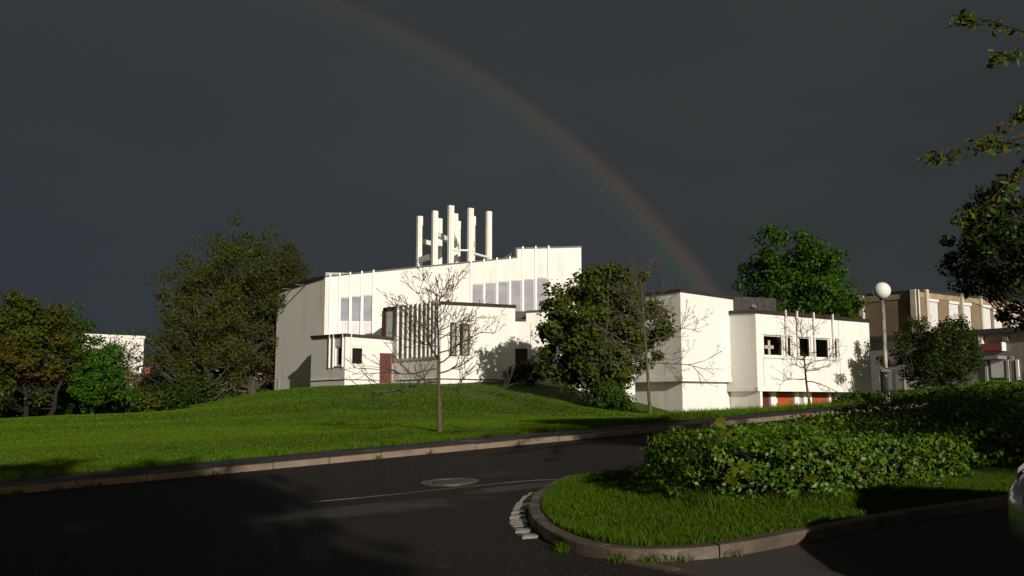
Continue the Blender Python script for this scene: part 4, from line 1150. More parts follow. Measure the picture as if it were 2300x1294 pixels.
# left-hand trees, from far to near
tree_px('distant_tree', 265, 900, 150, 205, 330, 738, 850, 'distant dull tree crowns rising over the white hall', mat='leaf_mid', nclump=60, per=70, leaf=0.42, clump_r=1.5, trunk_r=0.3, seed=21)
tree_px('tall_spring_tree', 572, 888, 76, 372, 708, 505, 860, 'tall spreading tree in thin spring leaf left of the church', depth=4.5, mat='leaf_spring', bark='bark_brown', nclump=310, per=125, leaf=0.20, clump_r=1.15, trunk_r=0.42, seed=22, twigs=9, shell=0.42, trunk_top=0.7, low=1.8, jit=0.8)
tree_px('spring_tree', 470, 905, 70, 335, 548, 645, 905, 'lower bushy spring tree beside the tall one', depth=3.2, mat='leaf_spring', bark='bark_grey', nclump=140, per=110, leaf=0.20, clump_r=0.95, trunk_r=0.22, seed=23, twigs=7, low=0.6, stems=2)
tree_px('dark_trunk_tree', 612, 880, 80, 560, 640, 690, 880, 'shaded tree tucked behind the grey end wall of the church', depth=2.0, mat='leaf_dark', bark='bark_brown', nclump=60, per=90, leaf=0.24, clump_r=0.9, trunk_r=0.2, seed=24, low=0.5)
tree_px('teal_tree', 0, 930, 62, -90, 35, 668, 850, 'bluish green tree cut by the left edge of the view', mat='leaf_teal', nclump=70, per=110, leaf=0.20, clump_r=0.8, trunk_r=0.2, seed=25)
tree_px('pointed_tree', 152, 925, 56, 105, 215, 688, 900, 'pointed green tree behind the reddish maple', mat='leaf_mid', nclump=90, per=100, leaf=0.17, clump_r=0.65, trunk_r=0.10, seed=26, low=0.9)
tree_px('reddish_maple', 62, 938, 48, -40, 150, 662, 890, 'broad maple with reddish young leaves at the left', mat='leaf_autumn', bark='twig_dark', nclump=150, per=120, leaf=0.20, clump_r=0.62, trunk_r=0.15, seed=27, stems=2, low=0.9)
tree_px('rounded_tree', 205, 930, 50, 160, 278, 772, 915, 'small rounded bright green tree before the white hall', mat='leaf_green', nclump=80, per=110, leaf=0.19, clump_r=0.5, trunk_r=0.09, seed=28, low=0.25)
tree_px('thin_tree', 272, 925, 58, 225, 325, 752, 880, 'thin almost leafless tree before the white hall', mat='leaf_spring', bark='bark_brown', nclump=70, per=14, leaf=0.14, clump_r=0.6, trunk_r=0.11, seed=29, twigs=9)
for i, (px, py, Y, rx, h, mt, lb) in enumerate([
        (25, 938, 52, 1.4, 1.5, 'leaf_mid', 'low green bush under the reddish maple at the far left'),
        (120, 936, 54, 1.3, 1.3, 'leaf_green', 'bright low bush between the maple trunks and the thin stem'),
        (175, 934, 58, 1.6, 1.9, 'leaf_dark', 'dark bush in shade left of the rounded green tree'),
        (262, 932, 54, 1.5, 1.7, 'leaf_mid', 'green bush right of the rounded green tree'),
        (315, 930, 56, 1.6, 1.5, 'leaf_spring', 'olive bush below the thin tree'),
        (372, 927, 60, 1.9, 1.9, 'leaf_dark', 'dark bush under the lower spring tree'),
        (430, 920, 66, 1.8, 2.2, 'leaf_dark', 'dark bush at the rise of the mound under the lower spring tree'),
        (505, 908, 72, 1.5, 1.5, 'leaf_mid', 'small bush before the pink gabled house'),
        (600, 890, 74, 1.1, 1.5, 'leaf_green', 'small green bush by the grey end wall of the church'),
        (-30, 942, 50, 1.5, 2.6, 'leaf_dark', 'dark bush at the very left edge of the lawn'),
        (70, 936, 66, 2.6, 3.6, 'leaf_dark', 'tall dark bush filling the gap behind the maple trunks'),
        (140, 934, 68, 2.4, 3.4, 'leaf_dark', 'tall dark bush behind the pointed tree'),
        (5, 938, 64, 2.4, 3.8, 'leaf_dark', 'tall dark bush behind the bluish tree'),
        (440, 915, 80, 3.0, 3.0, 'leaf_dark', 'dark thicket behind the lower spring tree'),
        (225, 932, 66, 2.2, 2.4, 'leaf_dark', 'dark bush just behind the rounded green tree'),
        (335, 928, 78, 2.2, 3.4, 'leaf_spring', 'olive bush standing right of the distant white hall')]):
    b = at(px, py, Y); b[2] = tz(b[0], b[1]); shrub('bush', b, rx, rx * .8, h, lb, mt, 2200, 0.20, 40 + i, 'bushes under the trees on the left')
# right-hand trees
tree_px('chestnut_tree', 1785, 900, 80, 1682, 1893, 500, 800, 'tall bright green tree rising behind the right wing', mat='leaf_green', nclump=170, per=130, leaf=0.30, clump_r=1.15, trunk_r=0.35, seed=31, low=3)
tree_px('low_bright_tree', 1890, 890, 84, 1835, 1935, 640, 760, 'smaller tree half hidden between the wing and the school', mat='leaf_mid', nclump=60, per=90, leaf=0.28, clump_r=0.8, trunk_r=0.2, seed=32, low=3)
tree_px('shady_tree', 2088, 885, 59, 1992, 2200, 700, 880, 'dark bushy tree in front of the school between bin and doors', depth=2.6, mat='leaf_dark', nclump=150, per=95, leaf=0.17, clump_r=0.62, trunk_r=0.12, seed=33, stems=2, low=0.2)
b = at(2395, 930, 32.0); b[2] = tz(b[0], b[1])
tree('dark_maple', b, at(2312, 572, 32.0), (2.75, 2.6, 2.35), 'dark maple overhanging the right edge of the view', mat='leaf_dark', nclump=150, per=110, leaf=0.16, clump_r=0.50, trunk_r=0.20, seed=35, shell=0.45, low=1.6)

# bushes at the foot of the church
for px, py, Y, rx, h, mt, n, lf, lb, cat in [
        (1192, 862, 57.5, 1.25, 1.5, 'leaf_dark', 1800, 0.15, 'dark straggly shrub beside the brown double door', 'shrub'),
        (1155, 862, 57.8, 0.7, 1.1, 'leaf_dark', 700, 0.13, 'thin dark shrub in front of the brown double door', 'shrub'),
        (1365, 915, 47.5, 1.1, 1.5, 'leaf_mid', 2600, 0.13, 'dense green bush under the copper-green tree', 'shrub'),
        (1405, 928, 46.0, 0.62, 0.85, 'leaf_green', 1700, 0.10, 'small clipped bright green bush next to the white wall', 'shrub')]:
    b = at(px, py, Y); b[2] = tz(b[0], b[1]) + 0.08; shrub('shrub', b, rx, rx * .8, h, lb, mt, n, lf, int(px), None, cat)

# ------------------------------------------------------------------ hedges
def inside(poly, p):
    x, y = p[:, 0], p[:, 1]; r = np.zeros(len(p), bool); n = len(poly)
    for i in range(n):
        (x1, y1), (x2, y2) = poly[i], poly[(i + 1) % n]
        c = ((y1 > y) != (y2 > y)) & (x < (x2 - x1) * (y - y1) / (y2 - y1 + 1e-12) + x1); r ^= c
    return r
def bumps(x, y, seed):
    return 0.5 * np.sin(x * 2.3 + seed) * np.cos(y * 1.9 + seed * 1.7) + 0.3 * np.sin(x * 5.1 + y * 3.7 + seed) + 0.2 * np.cos(x * 9.3 - y * 8.1 + seed)
def hedge(name, poly, ztop, label, mat='leaf_hedge', leaf=0.046, dens_top=700, dens_side=1100, seed=1, skirt=0.16, cat='hedge', jit=0.5):
    rs = np.random.default_rng(seed); poly = np.array(poly, float); c = poly.mean(0)
    t = thing(name, (c[0], c[1], tz(*c) + 0.1), label, cat)
    lo, hi = poly.min(0), poly.max(0); A = np.prod(hi - lo)
    p = rs.uniform(lo, hi, (int(A * dens_top), 2)); p = p[inside(poly, p)]
    zt = ztop(p[:, 0], p[:, 1]) + 0.09 * bumps(p[:, 0], p[:, 1], seed) + rs.normal(0, 0.035, len(p)) - rs.exponential(0.03, len(p))
    P = [np.c_[p, zt]]; N = [np.tile([0.05, -0.35, 0.8], (len(p), 1))]
    n = len(poly)
    for i in range(n):
        a, b = poly[i], poly[(i + 1) % n]; d = b - a; L = np.linalg.norm(d); d /= L; nr = np.array([d[1], -d[0]])
        if nr @ (a - c) < 0: nr = -nr
        if nr @ (-(a + b) / 2) < -0.2 * np.linalg.norm((a + b) / 2): continue     # faces away
        m = int(L * 0.9 * dens_side); k = rs.uniform(0, L, m); q = a + d * k[:, None]
        z1 = ztop(q[:, 0], q[:, 1]); z0 = terr(q[:, 0], q[:, 1]) + 0.1
        f = rs.uniform(0, 1, m) ** 0.75
        gap = 0.6 * bumps(k * 1.3, f * 3, seed + i) + 0.7 * bumps(k * 2.6, f * 4.5, seed + 7 + i); keep = (rs.uniform(0, 1, m) < 0.62 + 1.0 * gap) & (f > skirt + 0.18 * bumps(k, k * 0, seed + 5 + i))
        out = rs.normal(0, 0.05, m) + 0.15 * bumps(k * 1.7, f * 4, seed + 3 + i) + 0.12 * np.sin(np.clip(f, 0, 1) * pi) - np.where(rs.uniform(0, 1, m) < 0.45, rs.uniform(0, 0.30, m), 0)
        q = q + nr * out[:, None]; z = z0 + (z1 - z0) * f
        P.append(np.c_[q, z][keep]); N.append(np.tile([nr[0], nr[1], 0.35], (keep.sum(), 1)))
    P = np.concatenate(P); N = np.concatenate(N)
    # core box in near-black for the shade of the hollows; keeps the inside opaque
    core = MB(); pi_ = c + (poly - c) * 0.80
    zb = terr(pi_[:, 0], pi_[:, 1]); zz = ztop(pi_[:, 0], pi_[:, 1]) - 0.16
    core.poly([(x, y, z) for (x, y), z in zip(pi_, zz)])
    for i in range(n):
        j = (i + 1) % n; core.quad((*pi_[i], zb[i]), (*pi_[j], zb[j]), (*pi_[j], zz[j]), (*pi_[i], zz[i]))
    core.build('branches', M['twig_dark'], t)  # the plain dark core box, no modelled branches
    add_leaves('foliage', P, N, leaf, M[mat], t, rs, jit=jit, aspect=0.72, var=0.5)
    return t
def G(px, py): return ground_hit(px, py, 0.1)
hA = [G(1494, 1124), G(1600, 1142), G(1800, 1140), G(1980, 1118), G(2085, 1094), (6.4, 12.4), (9.6, 16.4), (8.6, 17.0), (4.4, 14.2), (2.9, 13.2), (1.95, 11.9)]
zA_ = lambda x, y: 1.20 + 0.012 * (y - 10) + 0.11 * np.clip(x - 2.9, 0, 9) * np.clip((y - 11.5) / 3.0, 0, 1)
hedge('hedge', hA, zA_, 'low trimmed leafy hedge with lit front on the grass island', dens_top=900, dens_side=1900, seed=4, skirt=0.07)
hB = [(5.75, 11.6), (6.6, 11.2), (8.5, 11.8), (11, 14), (13, 19), (10.5, 20.5), (8.0, 17.5), (6.3, 14)]
zB_ = lambda x, y: 1.28 + 0.085 * (y - 11.5) + 0.01 * (x - 6)
hedge('hedge', hB, zB_, 'darker taller hedge climbing to the right behind the trimmed one', dens_top=420, dens_side=500, leaf=0.065, seed=9)
hC = [(9.6, 27.1), (10.6, 27.7), (13.6, 29.8), (15.2, 32.0), (12.2, 31.0), (10, 28.8)]
zC_ = lambda x, y: terr(np.asarray(x), np.asarray(y)) + 0.36
hedge('hedge', hC, zC_, 'low weedy planting round the foot of the globe lamp', mat='leaf_mid', dens_top=300, dens_side=260, leaf=0.075, seed=12)

# maple seedlings that grow out of the hedge: big lobed leaves, each one its own piece
def maple_leaf_mesh():
    ang = [(-90, .30), (-62, .20), (-40, .55), (-22, .42), (0, .85), (18, .48), (40, .92), (62, .50), (78, .72), (90, 1.08), (102, .72), (118, .50), (140, .92), (162, .48), (180, .85), (202, .42), (220, .55), (242, .20)]
    v = [(0, 0.15, 0.0)] + [(r * cos(radians(a)) * .5, r * sin(radians(a)) * .5 + .15, -0.10 * r * r) for a, r in ang]
    f = [(0, i + 1, (i + 1) % len(ang) + 1) for i in range(len(ang))]
    me = bpy.data.meshes.new('maple_leaf'); me.from_pydata(v, [], f); me.update(); me.materials.append(M['leaf_maple_young']); return me
def seedlings():
    me = maple_leaf_mesh(); r = random.Random(3)
    spots = [((1632, 985), 10.0, 4, 0.19, 'yellowish maple seedling near the left end of the hedge top'),
             ((1648, 1085), 9.6, 4, 0.20, 'pale maple seedling low on the hedge front, left'),
             ((1830, 1100), 9.75, 4, 0.19, 'maple seedling with splayed leaves at the hedge foot'),
             ((1905, 1055), 9.95, 6, 0.17, 'bronze maple seedling in the middle of the hedge front'),
             ((1975, 1058), 10.1, 5, 0.16, 'bronze maple seedling near the right end of the hedge front'),
             ((1840, 968), 10.4, 6, 0.15, 'copper maple shoot rising from the hedge top')]
    for (px, py), Y, n, s, lb in spots:
        c = at(px, py, Y - 0.42); g = np.array([c[0], c[1] + 0.45, tz(c[0], c[1]) + .1]); t = thing('maple_seedling', g, lb, 'seedling', 'maple seedlings growing in the hedge')
        st = MB()
        for k in range(n):
            p = c + np.array([r.uniform(-.16, .16), r.uniform(-.08, .06), r.uniform(-.14, .14)])
            st.tube([g, (g + p) / 2 + np.array([0, .05, .1]), p], [.005, .004, .002], 4, False)
            o = bpy.data.objects.new('leaf', me); COL.objects.link(o); o.parent = t; o.location = Vector(p) - t.location
            o.scale = (s * r.uniform(.8, 1.2),) * 3; o.rotation_euler = (radians(r.uniform(35, 80)), radians(r.uniform(-25, 25)), radians(r.uniform(-40, 40) + 180 * (r.random() < .6)))
        st.build('stem', M['bark_moss'], t)
seedlings()

# ------------------------------------------------------------------ grass
def blades(name, P, h, w, mat, rs, lean=0.35, label=None):
    n = len(P); a = rs.uniform(0, 2 * pi, n); h = h * rs.uniform(.5, 1.35, n); dirv = np.c_[np.cos(a), np.sin(a), np.zeros(n)]
    ln = rs.normal(0, lean, (n, 2)) * h[:, None]
    z = np.array([0, 0, 1.0])
    tip = P + np.c_[ln, h]; mid = P + np.c_[ln * .3, h * .55]
    ww = (w * rs.uniform(.7, 1.3, n))[:, None]
    v = np.stack([P - dirv * ww, P + dirv * ww, mid + dirv * ww * .75, mid - dirv * ww * .75, tip], 1).reshape(-1, 3); i = np.arange(n) * 5
    loops = np.stack([i, i + 1, i + 2, i, i + 2, i + 3, i + 3, i + 2, i + 4], 1).ravel()
    o = fast_mesh(name, v, loops, 3, mat); tag(o, label, 'grass', None, 'stuff'); return o
def lawn_blades():
    rs = np.random.default_rng(77); out = []
    def band(n, y0, y1, hw0, hw1):
        t = rs.uniform(0, 1, n) ; Y = y0 + (y1 - y0) * t; X = rs.uniform(-1.0, 0.62, n) * Y * 0.60
        return X, Y
    sets = [(150000, 14.5, 24, 9, 14, .032, .0042), (150000, 22, 38, 13, 19, .038, .0075), (130000, 36, 66, 18, 30, .045, .014)]
    for n, y0, y1, a, b_, h, w in sets:
        X, Y = band(n, y0, y1, a, b_); k = Y > lawn_y(X) + 0.02
        if y1 < 30: k &= X < 8
        X, Y = X[k], Y[k]; Z = terr(X, Y) + 0.105
        hh = h * (1 + 0.3 * bumps(X * .6, Y * .6, 2)) 
        out.append((np.c_[X, Y, Z], np.clip(hh, .02, .2), w))
    # uncut fringe along the path
    n = 26000; X = rs.uniform(-13, 6, n); Y = lawn_y(X) + rs.exponential(.22, n) - 0.03; Z = terr(X, Y) + .1
    out.append((np.c_[X, Y, Z], np.clip(.075 * (1 + .8 * bumps(X * 1.5, Y, 8)), .03, .2), .005))
    P = np.concatenate([o[0] for o in out]); h = np.concatenate([o[1] for o in out]); w = np.concatenate([np.full(len(o[0]), o[2]) for o in out])
    blades('lawn_grass', P, h, w, M['blade_lawn'], rs, .4, 'short mown green grass covering the lawn mound')
def island_blades():
    rs = np.random.default_rng(78)
    poly = ISL + ISN * (KW + 0.015); keep = [tuple(p) for p in poly if p[1] < 21 and p[0] < 14]; pl = np.array(keep)
    lo, hi = np.array([-.2, 6.8]), np.array([8.5, 13])
    p = rs.uniform(lo, hi, (230000, 2)); p = p[inside(pl, p)]
    p = p[~inside(np.array(hA, float) * 0.97 + np.mean(hA, 0) * 0.03, p)]
    d = np.full(len(p), 9.0)
    for i in range(4):
        a, b = np.array(hA[i]), np.array(hA[i + 1]); e = b - a; tpar = np.clip(((p - a) @ e) / (e @ e), 0, 1); d = np.minimum(d, np.linalg.norm(p - (a + tpar[:, None] * e), axis=1))
    h = 0.045 + 0.16 * np.exp(-(d / 0.28) ** 2) * (0.6 + 0.6 * np.clip(bumps(p[:, 0] * 2, p[:, 1], 3), -.5, 1)) + 0.02 * bumps(p[:, 0], p[:, 1], 6)
    c = np.array([7.5, 13.5]); Z = terr(p[:, 0], p[:, 1]) + 0.10
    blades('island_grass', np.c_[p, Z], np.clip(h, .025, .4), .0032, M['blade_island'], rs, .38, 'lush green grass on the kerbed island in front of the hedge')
    # verge beyond the path towards the entrance, and weeds by the lamp
    n = 60000; X = rs.uniform(4, 22, n); Y = lawn_y(X) + rs.uniform(0, 9, n) ** 1.0; Z = terr(X, Y) + .1
    tall = np.clip(.12 + .12 * bumps(X * .8, Y * .9, 11), .05, .4)
    blades('verge_grass', np.c_[X, Y, Z], tall, .007, M['blade_lawn'], rs, .35, 'uncut grass verge between the path and the right wing')
    # tufts in the gutters
    pts = []
    for px, py in ((1265, 1236), (1395, 1262), (1460, 1266), (1490, 1262), (1530, 1262), (1640, 1250), (1270, 1238), (1405, 1258)):
        g = ground_hit(px, py); m = 60; q = g + rs.normal(0, .035, (m, 2)); pts.append(np.c_[q, road_plane(q[:, 0], q[:, 1])])
    g0 = KERB0 - RD * 7
    for k in range(60):
        q0 = KERB0 + RD * (rs.uniform(-9, -1.5)) - LD * 0.02; m = rs.integers(6, 26); q = q0 + rs.normal(0, .05, (m, 2)) * np.array([1, .4]); pts.append(np.c_[q, terr(q[:, 0], q[:, 1]) - 0.01])
    for k in (-0.0, 3.95, 2.9):
        q = KERB0 + RD * (k + .02) - LD * 0.03 + rs.normal(0, .04, (40, 2)); pts.append(np.c_[q, terr(q[:, 0], q[:, 1])])
    P = np.concatenate(pts); blades('gutter_weeds', P, np.full(len(P), .075), .004, M['blade_island'], rs, .6, 'small weeds and grass growing in the kerb joints')
lawn_blades(); island_blades()
# ------------------------------------------------------------------ school building at the right
def school():
    c = at(2070, 760, 82.0)[:2]; zg = tz(*c) - 0.5
    root = thing('school_building', (c[0], c[1], zg + .5), 'brown brick school building with white pilasters and shuttered windows', 'building')
    l = along(c, LD, 1932, 740); r = c + RD * 26
    wl, wr = Wall(l, c), Wall(c, r); zt = zat(2070, 652, c); ztl = zat(1932, 662, l)
    W = [wr.rect(*q) for q in ((2086, 677, 2110, 738), (2131, 682, 2156, 742), (2160, 684, 2184, 744), (2204, 690, 2228, 746), (2231, 692, 2253, 747), (2272, 697, 2295, 748), (2312, 700, 2335, 750))]
    z1, z0 = np.mean([w[3] for w in W]), np.mean([w[2] for w in W]); W = [(a, b, z0, z1) for a, b, _, _ in W]
    m = MB(); wl.face(m, zg, lin(0, ztl, wl.len, zt)); wr.face(m, zg, zt, W, .15)
    bk = np.array([4.0, 12.0]); Wall(r, r + bk).face(m, zg, zt); Wall(l + bk, l).face(m, zg, ztl); Wall(r + bk, l + bk).face(m, zg, zt)
    m.build('wall', M['school_brick'], root)
    m = MB(); m.poly([(*l, ztl - .02), (*c, zt - .02), (*r, zt - .02), (*(r + bk), zt - .02), (*(l + bk), ztl - .02)]); m.build('roof', M['roof_felt'], root)
    for w_, a, b, za, zb in ((wl, 0, wl.len, ztl, zt), (wr, 0, wr.len, zt, zt)):
        m = MB(); w_.slab(m, a, b, z1 + 0.25, za - .14, 0.003, 0.06, zb - .14); m.build('parapet_band', M['render_brown'], root)
        m = MB(); w_.slab(m, a - .05, b, za - .14, za + .05, -.2, .12, zb + .05, zb - .14); m.build('fascia', M['dark_metal'], root)
    for w_, px, hw in ((wl, 1938, .22), (wl, 2056, .25), (wr, 2079, .2), (wr, 2158, .14), (wr, 2200, .14)):
        k, _ = w_.hit(px, 700); m = MB(); w_.slab(m, k - hw, k + hw, zg, zt + .1, 0.004, .3); m.build('pilaster', M['pilaster_cream'], root)
    k, _ = wl.hit(2067, 700); m = MB(); m.tube([wl.pt(k, zg, .12), wl.pt(k, zt + .05, .12)], .07, 8); m.build('downpipe', M['white_panel'], root)
    for R in W:
        w = wr.window(R, root, 'shutter', .12, .10, sill=False)
        n = 12
        for j in range(n):
            g = MB(); z = R[2] + .1 + (R[3] - R[2] - .2) * j / n; wr.slab(g, R[0] + .1, R[1] - .1, z + .01, z + (R[3] - R[2] - .2) / n - .01, -.10, -.085); g.build('slat', M['shutter'], w)
        g = MB(); wr.slab(g, R[0] - .02, R[1] + .02, R[3] - .01, R[3] + .22, .003, .08); g.build('shutter_box', M['white_frame'], w)
    m = MB(); k, _ = wl.hit(1940, 660); m.tube([wl.pt(k, zt - .4, -.3), wl.pt(k, zt + .9, -.3)], .05, 6); m.build('roof_pipe', M['dark_metal'], root)
    # low flat-roofed extension
    a, b = at(1952, 800, 76.0)[:2], at(2365, 800, 64.0)[:2]; ex = Wall(a, b); zt = zat(2250, 748, ex.pt(ex.hit(2250, 780)[0], 0)); m = MB()
    ex.face(m, zg, zt); Wall(b, b + np.array([6, 12.])).face(m, zg, zt); m.build('extension_wall', M['render_grey'], root)
    m = MB(); m.poly([(*a, zt - .02), (*b, zt - .02), (*(b + np.array([6, 12.])), zt - .02), (*(a + np.array([2, 8.])), zt - .02)]); m.build('extension_roof', M['roof_felt'], root)
    m = MB(); ex.slab(m, 0, ex.len, zt - .05, zt + .32, -.2, .45); m.build('extension_fascia', M['dark_metal'], root)
    k0 = ex.hit(2214, 755)[0]; m = MB(); ex.slab(m, k0, ex.len, zt - .62, zt - .06, .003, .05); m.build('clerestory_band', M['render_brown'], root)
    for x0, x1 in ((1960, 1990), (2120, 2203)):
        p, q = ex.hit(x0, 760)[0], ex.hit(x1, 760)[0]; m = MB(); ex.slab(m, p, q, zt - .75, zt - .1, .003, .03); m.build('clerestory_window', M['glass_dark'], root)
    p, q = ex.hit(2203, 760)[0], ex.hit(2211, 760)[0]; m = MB(); ex.slab(m, p, q, zt - 1.2, zt - .06, .004, .35); m.build('pilaster', M['white_panel'], root)
    R = ex.rect(2212, 773, 2258, 787); m = MB(); ex.slab(m, R[0], R[1], R[2], R[3], .004, .5); m.build('sign_board', M['sign_red'], root)
    m = MB(); ex.slab(m, R[1] + .003, R[1] + .08, R[2] - .05, R[3] + .05, .004, .52); m.build('sign_edge', M['white_frame'], root)
    R = ex.rect(2210, 802, 2262, 807); m = MB(); ex.slab(m, R[0], R[1], R[2], R[3], .004, 1.2); m.build('canopy', M['render_grey'], root)
    R = ex.rect(2226, 809, 2259, 848); m = MB(); ex.slab(m, R[0], R[1], R[2], R[3], .004, .08); m.build('panel', M['blind'], root)
    R2 = ex.rect(2228, 849, 2258, 900); m = MB(); ex.slab(m, R2[0], R2[1], zg, R[2] - .01, .004, .06); m.build('door', M['dark_wood'], root)
    for x in (2216, 2264, 2286):
        k = ex.hit(x, 820)[0]; m = MB(); ex.slab(m, k - .08, k + .1, zg, zat(2216, 808, ex.pt(k, 0)), .004, .12); m.build('post', M['white_panel' if x > 2270 else 'lilac_door'], root)
    R = ex.rect(2268, 800, 2282, 880); m = MB(); ex.slab(m, R[0], R[1], zg, R[3], .004, .05); m.build('door', M['lilac_door'], root)
    R = ex.rect(2256, 757, 2268, 765); m = MB(); ex.slab(m, R[0], R[1], R[2], R[3], .06, .3); m.build('lamp', M['render_grey'], root)
    for x0, x1, z_ in ((2030, 2100, 1.2), (2300, 2350, 1.6)):
        p, q = ex.hit(x0, 830)[0], ex.hit(x1, 830)[0]; m = MB(); ex.slab(m, p, q, zg + z_, zg + z_ + 1.3, .004, .03); m.build('window', M['blind'], root)
school()

def white_hall():
    Y = 125.0; a, b = at(150, 800, Y)[:2], at(322, 800, Y + 6)[:2]; w = Wall(a, b); zg = 0.5
    zt = zat(230, 757, w.pt(w.hit(230, 780)[0], 0)); zb = zat(300, 838, b)
    t = thing('white_hall', (a[0], a[1], zg), 'distant long white hall glimpsed between the trees on the left', 'building')
    ops = [w.rect(x, 795, x + 9, 806) for x in (205, 236, 262, 286)] + [w.rect(x, 822, x + 8, 834) for x in (282, 306)]
    m = MB(); w.face(m, zb, zt, ops, .3); Wall(b, b + np.array([-6.5, 14.])).face(m, zb, zt); m.build('wall', M['far_white'], t)
    for R in ops: w.window(R, t, 'glass_dark', .2, .06, sill=False)
    m = MB(); w.slab(m, 0, w.len, zg - 1, zb - .02, -3, -.3); m.build('base', M['render_brown'], t)
    m = MB(); w.slab(m, -.1, w.len + .1, zt, zt + .35, -3, .15); m.build('roof', M['far_white'], t)
    m = MB(); w.slab(m, w.len * .55, w.len + .05, zb - .35, zb - .02, -.29, .25); m.build('ledge', M['grey_metal'], t)
    R = w.rect(323, 824, 334, 840); m = MB(); w.slab(m, w.len + .2, w.len + .9, R[2], R[3], -1.0, .1); m.build('red_panel', M['sign_red'], t)
white_hall()
def gable_house():
    Y = 105.0; c = at(525, 860, Y); zg = 0.5; t = thing('gabled_house', (c[0], c[1], zg), 'distant house with a pale pink roof low between the tree trunks', 'house')
    w = Wall(at(470, 860, Y + 3)[:2], at(575, 860, Y)[:2]); ze = zat(525, 872, (0, Y)); zr = zat(525, 842, (0, Y))
    m = MB(); w.face(m, zg, ze); L = w.len
    m.poly([w.pt(L, zg), w.pt(L, zg, -7), w.pt(L, ze, -7), w.pt(L, zr - .1, -3.5), w.pt(L, ze)]); m.poly([w.pt(0, zg, -7), w.pt(0, zg), w.pt(0, ze), w.pt(0, zr - .1, -3.5), w.pt(0, ze, -7)]); m.build('wall', M['far_white'], t)
    m = MB(); m.hexa([w.pt(-.3, ze - .15, .4), w.pt(L + .3, ze - .15, .4), w.pt(L + .3, zr - .1, -3.5), w.pt(-.3, zr - .1, -3.5), w.pt(-.3, ze, .4), w.pt(L + .3, ze, .4), w.pt(L + .3, zr, -3.5), w.pt(-.3, zr, -3.5)])
    m.hexa([w.pt(-.3, zr - .1, -3.501), w.pt(L + .3, zr - .1, -3.501), w.pt(L + .3, ze - .15, -7.4), w.pt(-.3, ze - .15, -7.4), w.pt(-.3, zr, -3.501), w.pt(L + .3, zr, -3.501), w.pt(L + .3, ze, -7.4), w.pt(-.3, ze, -7.4)])
    m.build('roof', M['pink_roof'], t)
    a, b = at(490, 820, 120)[:2], at(590, 820, 118)[:2]; w2 = Wall(a, b); t2 = thing('flat_house', (a[0], a[1], zg), 'distant flat-roofed building with white edges behind the tall tree', 'building')
    zt = zat(540, 798, (0, 119)); m = MB(); w2.face(m, zg, zt); Wall(b, b + np.array([2, 10.])).face(m, zg, zt); m.build('wall', M['render_brown'], t2)
    m = MB(); w2.slab(m, -.1, w2.len + .1, zt, zt + .4, -10, .2); m.build('roof_edge', M['far_white'], t2)
    zt = zat(540, 836, (0, 118)); m = MB(); w2.slab(m, 0, w2.len, zt - .3, zt + .3, .003, .5); m.build('balcony', M['far_white'], t2)
    for k in range(4):
        m = MB(); w2.slab(m, .6 + k * 1.35, 1.4 + k * 1.35, zt + .5, zt + 1.6, .003, .03); m.build('window', M['glass_dark'], t2)
gable_house()

